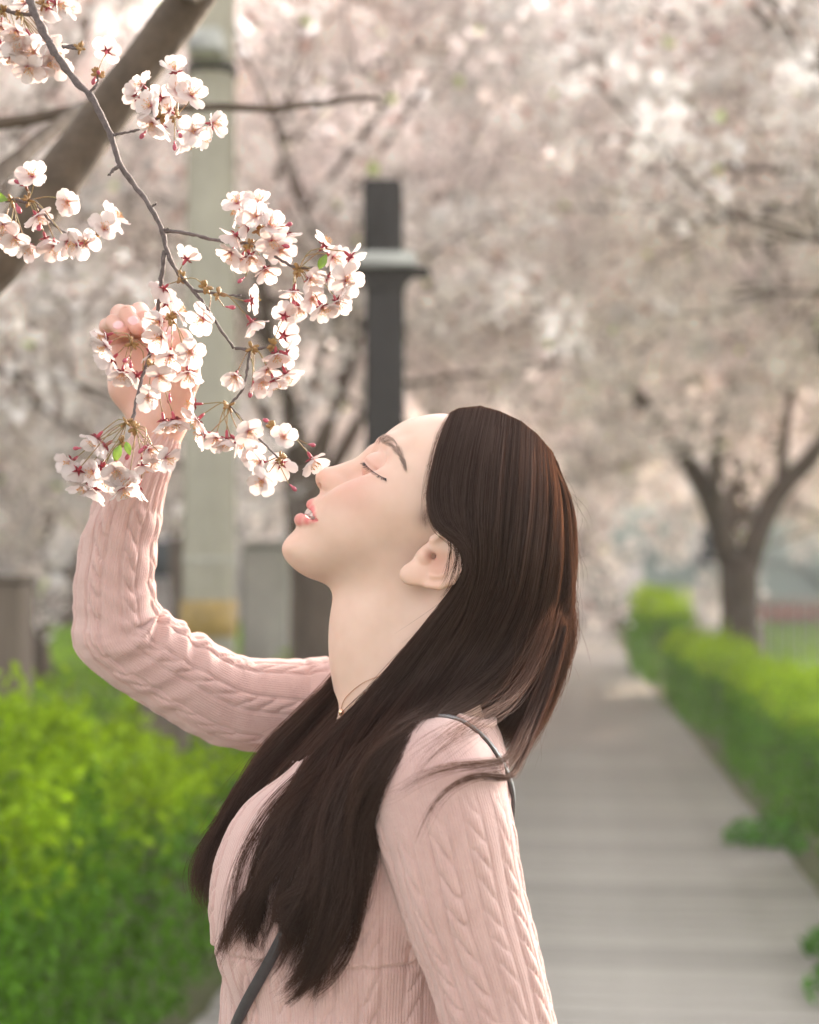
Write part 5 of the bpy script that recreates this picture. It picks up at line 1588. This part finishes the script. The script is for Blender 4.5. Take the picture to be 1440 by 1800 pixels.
class Branch:
    def __init__(self, label, twigs, name='blossom_branch'):
        mb = MB()
        for pts, r0, r1 in twigs:
            P = catmull(np.array([at(*p) for p in pts]), max(12, len(pts) * 6)); n = len(P)
            r = np.linspace(r0, r1, n) * (1 + .10 * np.sin(np.arange(n) * 1.3) + .08 * RNG.normal(size=n))
            mb.tube(P + RNG.normal(0, .00025, P.shape), r, 8)
        self.mb = mb; self.nodes = {}; self.label = label; self.jobs = []; self.name = name; self.npet = 0; self.V, self.Q, self.pv, self.nn = [], [], [], 0
    def node(self, k, px, py, Y): self.nodes[k] = at(px, py, Y)
    def finish(self):
        o = link(self.name, self.mb.mesh(self.name), M['twig']); tag(o, self.label, 'blossom branch', 'cherry twigs in sharp focus on the left'); self.o = o
        for k, p in self.nodes.items():
            s = link('bud_scales', SCALES, None, o, p); s.rotation_euler = RNG.random(3) * 6.28
        for j in self.jobs: self._flower(*j)
        if self.V:
            me = petal_data('further_petals', np.concatenate(self.V), np.concatenate(self.Q), np.concatenate(self.pv)); s = link('further_petals', me, None, o); s['kind'] = 'stuff'
    def flower(self, px, py, node, face, depth=None, size=1.0, openness=None): self.jobs.append((px, py, node, face, depth, size, openness))
    def _flower(self, px, py, node, face, depth, size, openness):
        rng = RNG
        nd = self.nodes[node]
        Y = (nd[1] + depth) if depth is not None else nd[1] + rng.uniform(-.016, .010)
        p = at(px, py, Y)
        away = nrm(p - nd + 1e-6)
        if face == 'F': d = nrm(VIEW * 1.0 + away * .55 + rng.normal(0, .22, 3))
        elif face == 'B': d = nrm(-VIEW * .55 + away * .75 + rng.normal(0, .22, 3))
        elif face == 'S': d = nrm(away * 1.0 + VIEW * .15 + rng.normal(0, .2, 3) + np.array([0, 0, -.25]))
        else: d = nrm(away * .8 + VIEW * .35 + rng.normal(0, .35, 3) + np.array([0, 0, -.3]))
        q = frame_z(d, rng); scl = size * rng.uniform(.84, 1.02)
        # pedicel from the bud scales to the base of the calyx, in the blossom's own space
        base = p + d * (-.0075 * scl)
        mid_ = (base + nd) / 2 + (-d) * .25 * np.linalg.norm(base - nd) + np.array([0, 0, .002])
        Mi = Matrix.LocRotScale(Vector(p), q, Vector((scl,) * 3)).inverted()
        if face == 'bud':
            b = link('bud', BUD, None, self.o); b.location = p; b.rotation_mode = 'QUATERNION'; b.rotation_quaternion = q; b.scale = (scl,) * 3
        else:
            b = link('blossom', CALYX, None, self.o); b.location = p; b.rotation_mode = 'QUATERNION'; b.rotation_quaternion = q; b.scale = (scl,) * 3
        loc = lambda w: np.array(Mi @ Vector(w))
        mbp = MB(); C = catmull(np.array([loc(nd), loc(mid_), loc(base)]), 8); mbp.tube(C, .00045 / scl, 5)
        link('pedicel', mbp.mesh('pedicel'), M['pedicel'], b)
        if face == 'bud': return
        opn = openness if openness is not None else rng.uniform(.0, .55)
        single = self.npet + 5 <= 295
        for k in range(5):
            i = int(rng.integers(0, 6)); a = 6.283 * k / 5 + rng.normal(0, .07); el = opn + rng.normal(0, .16)
            Rm = Matrix.Rotation(a, 4, 'Z') @ Matrix.Rotation(-el, 4, 'Y') @ Matrix.Rotation(rng.normal(0, .14), 4, 'X')
            Rm = Matrix.Translation((math.cos(a) * .0008, math.sin(a) * .0008, .0002)) @ Rm
            s = rng.uniform(.93, 1.07)
            if single:
                o = link('petal', PETALS[i], None, b); o.matrix_local = Rm @ Matrix.Scale(s, 4)
            else:
                V, Q, pv = PETAL_RAW[i]; W = Matrix.LocRotScale(Vector(p), q, Vector((scl,) * 3)) @ Rm
                Wn = np.array(W); self.V.append(V * s @ Wn[:3, :3].T + Wn[:3, 3]); self.Q.append(Q + self.nn); self.pv.append(pv); self.nn += len(V)
        if single: self.npet += 5
        link('stamens', STAM[int(rng.integers(0, 2))], None, b)

YB = 1.185
B1 = Branch('long grey twig heavy with pale pink blossoms, bent down by the woman\'s hand', [
    ([(30, -110, 1.24), (50, -10, 1.22), (62, 25, 1.215), (90, 80, 1.21), (130, 140, 1.205), (160, 170, 1.20), (193, 235, 1.195), (212, 290, 1.19), (240, 330, 1.19), (265, 365, 1.185), (285, 405, 1.185), (293, 440, 1.185), (310, 475, 1.185), (330, 500, 1.185), (350, 523, 1.185), (372, 555, 1.18), (395, 590, 1.18), (412, 612, 1.18)], .0038, .0011),
    ([(290, 440, 1.186), (284, 490, 1.19), (277, 545, 1.196), (272, 590, 1.205), (258, 640, 1.215), (243, 690, 1.20), (236, 722, 1.19), (232, 745, 1.185)], .0019, .0013),
    ([(286, 405, 1.185), (330, 411, 1.185), (395, 425, 1.18), (445, 430, 1.175), (490, 455, 1.175), (520, 470, 1.175), (556, 470, 1.172)], .0014, .0010),
    ([(340, 510, 1.185), (385, 517, 1.185), (425, 520, 1.182)], .0012, .0009), ([(412, 612, 1.18), (445, 614, 1.178), (480, 606, 1.175)], .0013, .0010),
    ([(440, 614, 1.178), (428, 680, 1.182), (404, 712, 1.185)], .0009, .0010), ([(404, 712, 1.185), (445, 760, 1.18), (490, 806, 1.175)], .0007, .0007),
    ([(204, 236, 1.195), (250, 226, 1.195), (284, 205, 1.193)], .0010, .0009), ([(212, 290, 1.19), (203, 296, 1.188), (190, 309, 1.186)], .0019, .0008), ([(193, 235, 1.195), (204, 238, 1.193)], .0016, .0008), ([(155, 165, 1.2), (170, 148, 1.2), (172, 130, 1.2)], .0012, .0009),
    ([(285, 405, 1.185), (296, 403, 1.184)], .0016, .0007), ([(265, 365, 1.185), (276, 358, 1.183)], .0012, .0006),
    ([(130, 80, 1.205), (110, 82, 1.207), (140, 86, 1.2)], .0012, .001)])
for k, px, py, Y in (('E1', 455, 405, 1.175), ('E2', 525, 474, 1.175), ('E3', 440, 432, 1.175), ('G0', 385, 517, 1.183), ('G0b', 362, 505, 1.183), ('G1', 443, 612, 1.177), ('G2', 480, 606, 1.175), ('I1', 402, 714, 1.185), ('I2', 494, 806, 1.175), ('I3', 480, 752, 1.178),
                     ('H1', 222, 742, 1.183), ('H2', 236, 752, 1.183), ('H3', 215, 778, 1.18), ('F1', 232, 604, 1.205), ('F2', 300, 560, 1.186), ('F3', 268, 640, 1.18), ('C1', 310, 205, 1.192), ('C2', 282, 205, 1.193), ('B1', 172, 130, 1.2), ('A3', 140, 84, 1.2), ('S1', 318, 488, 1.185)):
    B1.node(k, px, py, Y)
f = B1.flower
for px, py, nd, fc in ((357, 561, 'G0b', 'F'), (334, 619, 'F2', 'F'), (282, 661, 'F3', 'F'), (261, 698, 'F3', 'F'), (288, 740, 'F3', 'S'), (313, 548, 'F2', 'S'), (288, 507, 'G0b', 'B'), (280, 565, 'F2', 'S'), (292, 533, 'F2', 'B'), (283, 592, 'F2', 'O'),
    (267, 622, 'F1', 'O'), (300, 625, 'F2', 'O'), (186, 608, 'F1', 'S'), (196, 632, 'F1', 'S'), (215, 654, 'F1', 'S'), (241, 660, 'F1', 'O'), (330, 655, 'F2', 'S'), (186, 590, 'F1', 'O'), (307, 738, 'F3', 'S'),
    (443, 566, 'G0', 'B'), (443, 528, 'G0', 'B'), (500, 556, 'G2', 'B'), (499, 590, 'G2', 'B'), (504, 622, 'G2', 'B'), (486, 622, 'G2', 'O'), (414, 660, 'G1', 'F'), (470, 650, 'G1', 'F'), (482, 670, 'G1', 'S'), (503, 658, 'G2', 'O'), (456, 668, 'G1', 'O'), (328, 455, 'S1', 'B'),
    (570, 430, 'E2', 'B'), (617, 452, 'E2', 'B'), (549, 525, 'E2', 'F'), (609, 492, 'E2', 'F'), (578, 487, 'E2', 'B'), (585, 452, 'E2', 'O'), (592, 530, 'E2', 'O'), (545, 490, 'E2', 'O'), (566, 540, 'E2', 'S'), (517, 512, 'E2', 'S'), (525, 540, 'E2', 'S'), (600, 512, 'E2', 'O'),
    (417, 357, 'E1', 'O'), (455, 357, 'E1', 'F'), (436, 395, 'E1', 'B'), (414, 414, 'E1', 'B'), (406, 444, 'E3', 'O'), (440, 450, 'E3', 'S'), (474, 398, 'E1', 'O'), (504, 412, 'E1', 'O'), (494, 440, 'E3', 'O'), (467, 474, 'E3', 'S'), (450, 380, 'E1', 'O'), (422, 376, 'E1', 'O'), (425, 455, 'E3', 'O'), (478, 425, 'E1', 'F'),
    (499, 769, 'I3', 'F'), (442, 798, 'I1', 'F'), (399, 771, 'I1', 'S'), (461, 846, 'I2', 'F'), (549, 808, 'I3', 'S'), (342, 710, 'I1', 'S'), (347, 738, 'I1', 'S'), (356, 764, 'I1', 'O'), (437, 758, 'I1', 'O'), (458, 812, 'I2', 'O'), (495, 815, 'I2', 'B'), (418, 775, 'I1', 'O'), (381, 770, 'I1', 'O'),
    (170, 770, 'H1', 'S'), (184, 784, 'H1', 'O'), (138, 827, 'H1', 'B'), (163, 829, 'H1', 'F'), (126, 811, 'H1', 'O'), (168, 860, 'H3', 'O'), (192, 842, 'H3', 'S'), (224, 842, 'H2', 'F'), (216, 858, 'H3', 'O'), (251, 818, 'H2', 'S'), (272, 810, 'H2', 'F'), (292, 804, 'H2', 'S'), (205, 826, 'H3', 'S'), (240, 856, 'H2', 'O'), (145, 850, 'H3', 'O'), (180, 820, 'H3', 'B'), (262, 790, 'H2', 'O'),
    (308, 125, 'C1', 'F'), (337, 168, 'C1', 'F'), (240, 168, 'C2', 'B'), (282, 172, 'C2', 'B'), (266, 186, 'C2', 'O'), (299, 194, 'C1', 'F'), (268, 216, 'C2', 'S'), (340, 230, 'C1', 'F'), (326, 250, 'C1', 'S'), (374, 217, 'C1', 'S'), (284, 222, 'C2', 'O'), (312, 160, 'C1', 'O'), (250, 150, 'C2', 'O'), (356, 238, 'C1', 'O'),
    (188, 90, 'B1', 'B')):
    f(px, py, nd, fc, None, 1.0)
for px, py, nd in ((405, 540, 'G0'), (507, 395, 'E1'), (500, 432, 'E3'), (490, 456, 'E3'), (424, 492, 'E3'), (516, 530, 'E2'), (446, 676, 'G1'), (441, 690, 'G1'), (548, 782, 'I3'), (515, 857, 'I2'), (430, 745, 'I1'), (470, 740, 'I3'), (136, 788, 'H1'), (307, 256, 'C1'), (252, 236, 'C2'), (315, 235, 'C1'), (173, 128, 'B1'), (166, 140, 'B1'), (226, 800, 'H2'), (205, 812, 'H1'), (250, 790, 'H2'), (298, 700, 'F3'), (230, 640, 'F1'), (222, 632, 'F1')):
    f(px, py, nd, 'bud', None, .72)
B1.finish()
B2 = Branch('blossoming spray entering at the left edge below the thick limb', [
    ([(-60, 352, 1.22), (-10, 350, 1.21), (20, 352, 1.2), (48, 356, 1.198)], .0022, .0012), ([(40, 356, 1.2), (60, 352, 1.2), (80, 380, 1.198), (120, 412, 1.195), (168, 410, 1.192), (188, 390, 1.19)], .0010, .0006)])
B2.node('a', 22, 352, 1.2); B2.node('b', 50, 352, 1.2); B2.node('c', 172, 408, 1.192)
for px, py, nd, fc in ((57, 310, 'b', 'S'), (44, 322, 'b', 'O'), (119, 355, 'b', 'F'), (28, 420, 'a', 'F'), (12, 412, 'a', 'O'), (66, 380, 'b', 'S'), (80, 420, 'b', 'O'), (48, 432, 'a', 'S'), (118, 425, 'b', 'O'), (150, 428, 'c', 'F'), (199, 384, 'c', 'S'), (183, 402, 'c', 'B'), (6, 396, 'a', 'O'), (96, 432, 'b', 'O'), (135, 430, 'c', 'O')):
    B2.flower(px, py, nd, fc)
for px, py, nd in ((34, 322, 'b'), (32, 366, 'a'), (70, 398, 'b')): B2.flower(px, py, nd, 'bud', None, .85)
B2.finish()
mb = MB()
def leaf_at(parent, px, py, Y, dvec, size):
    V, Q = [], []
    d = nrm(dvec); s = nrm(np.cross(d, VIEW)); n_ = np.cross(s, d); p = at(px, py, Y)
    for i in range(6):
        t = i / 5; w = .26 * math.sin(math.pi * (t * .95 + .02)) * size
        for j in (-1, 0, 1): V.append(p + d * t * size + s * w * j + n_ * (abs(j) * w * .4 - .25 * size * t * t))
    for i in range(5):
        for j in range(2): a = i * 3 + j; Q.append((a, a + 3, a + 4, a + 1))
    link('leaf', mesh_np('leaf', np.array(V), np.array(Q)), M['young_leaf'], parent)
leaf_at(B2.o, 14, 352, 1.195, (-1, -.2, .25), .016)
leaf_at(B1.o, 560, 474, 1.165, (.5, -.3, .9), .013); leaf_at(B1.o, 212, 782, 1.172, (-.3, -.3, -1), .014); leaf_at(B1.o, 222, 776, 1.172, (.3, -.3, -1), .011)
B3 = Branch('blossom cluster in the top left corner above the long grey twig', [([(-40, 8, 1.24), (0, 14, 1.235), (30, 24, 1.23), (62, 25, 1.222)], .0022, .0016)])
B3.node('a', 6, 20, 1.232); B3.node('b', 34, 26, 1.228); B3.node('c', 75, 8, 1.222)
for px, py, nd, fc in ((30, 55, 'b', 'O'), (53, 64, 'b', 'B'), (16, 66, 'a', 'B'), (78, 68, 'b', 'O'), (40, 94, 'b', 'S'), (18, 100, 'a', 'O'), (84, 108, 'b', 'S'), (66, 122, 'b', 'O'), (104, 112, 'b', 'O'), (50, 118, 'b', 'O'), (44, 6, 'b', 'F'), (100, 6, 'c', 'O'), (116, 10, 'c', 'S'), (2, 46, 'a', 'O'), (84, 14, 'c', 'O'), (94, 88, 'b', 'O'), (30, 80, 'a', 'O'), (60, 92, 'b', 'F'), (4, 84, 'a', 'O')):
    B3.flower(px, py, nd, fc)
for px, py, nd in ((20, 48, 'a'), (24, 56, 'a')): B3.flower(px, py, nd, 'bud', None, .9)
B3.finish()

# ------------------------------------------------------------------ air: a light evening haze over the whole place
hm = bpy.data.materials.new('air'); hm.use_nodes = True
hn = hm.node_tree.nodes; hn.remove(hn['Principled BSDF'])
pv_ = hn.new('ShaderNodeVolumePrincipled'); pv_.inputs['Density'].default_value = .0030; pv_.inputs['Anisotropy'].default_value = .25; pv_.inputs['Color'].default_value = (.96, .93, .90, 1)
hm.node_tree.links.new(pv_.outputs[0], hn['Material Output'].inputs['Volume'])
mb = MB(); mb.box((0, 40, 8.4), (80, 100, 19)); o = link('haze', mb.mesh('haze', False), hm); tag(o, 'thin pale evening haze in the air', 'haze', kind='stuff')
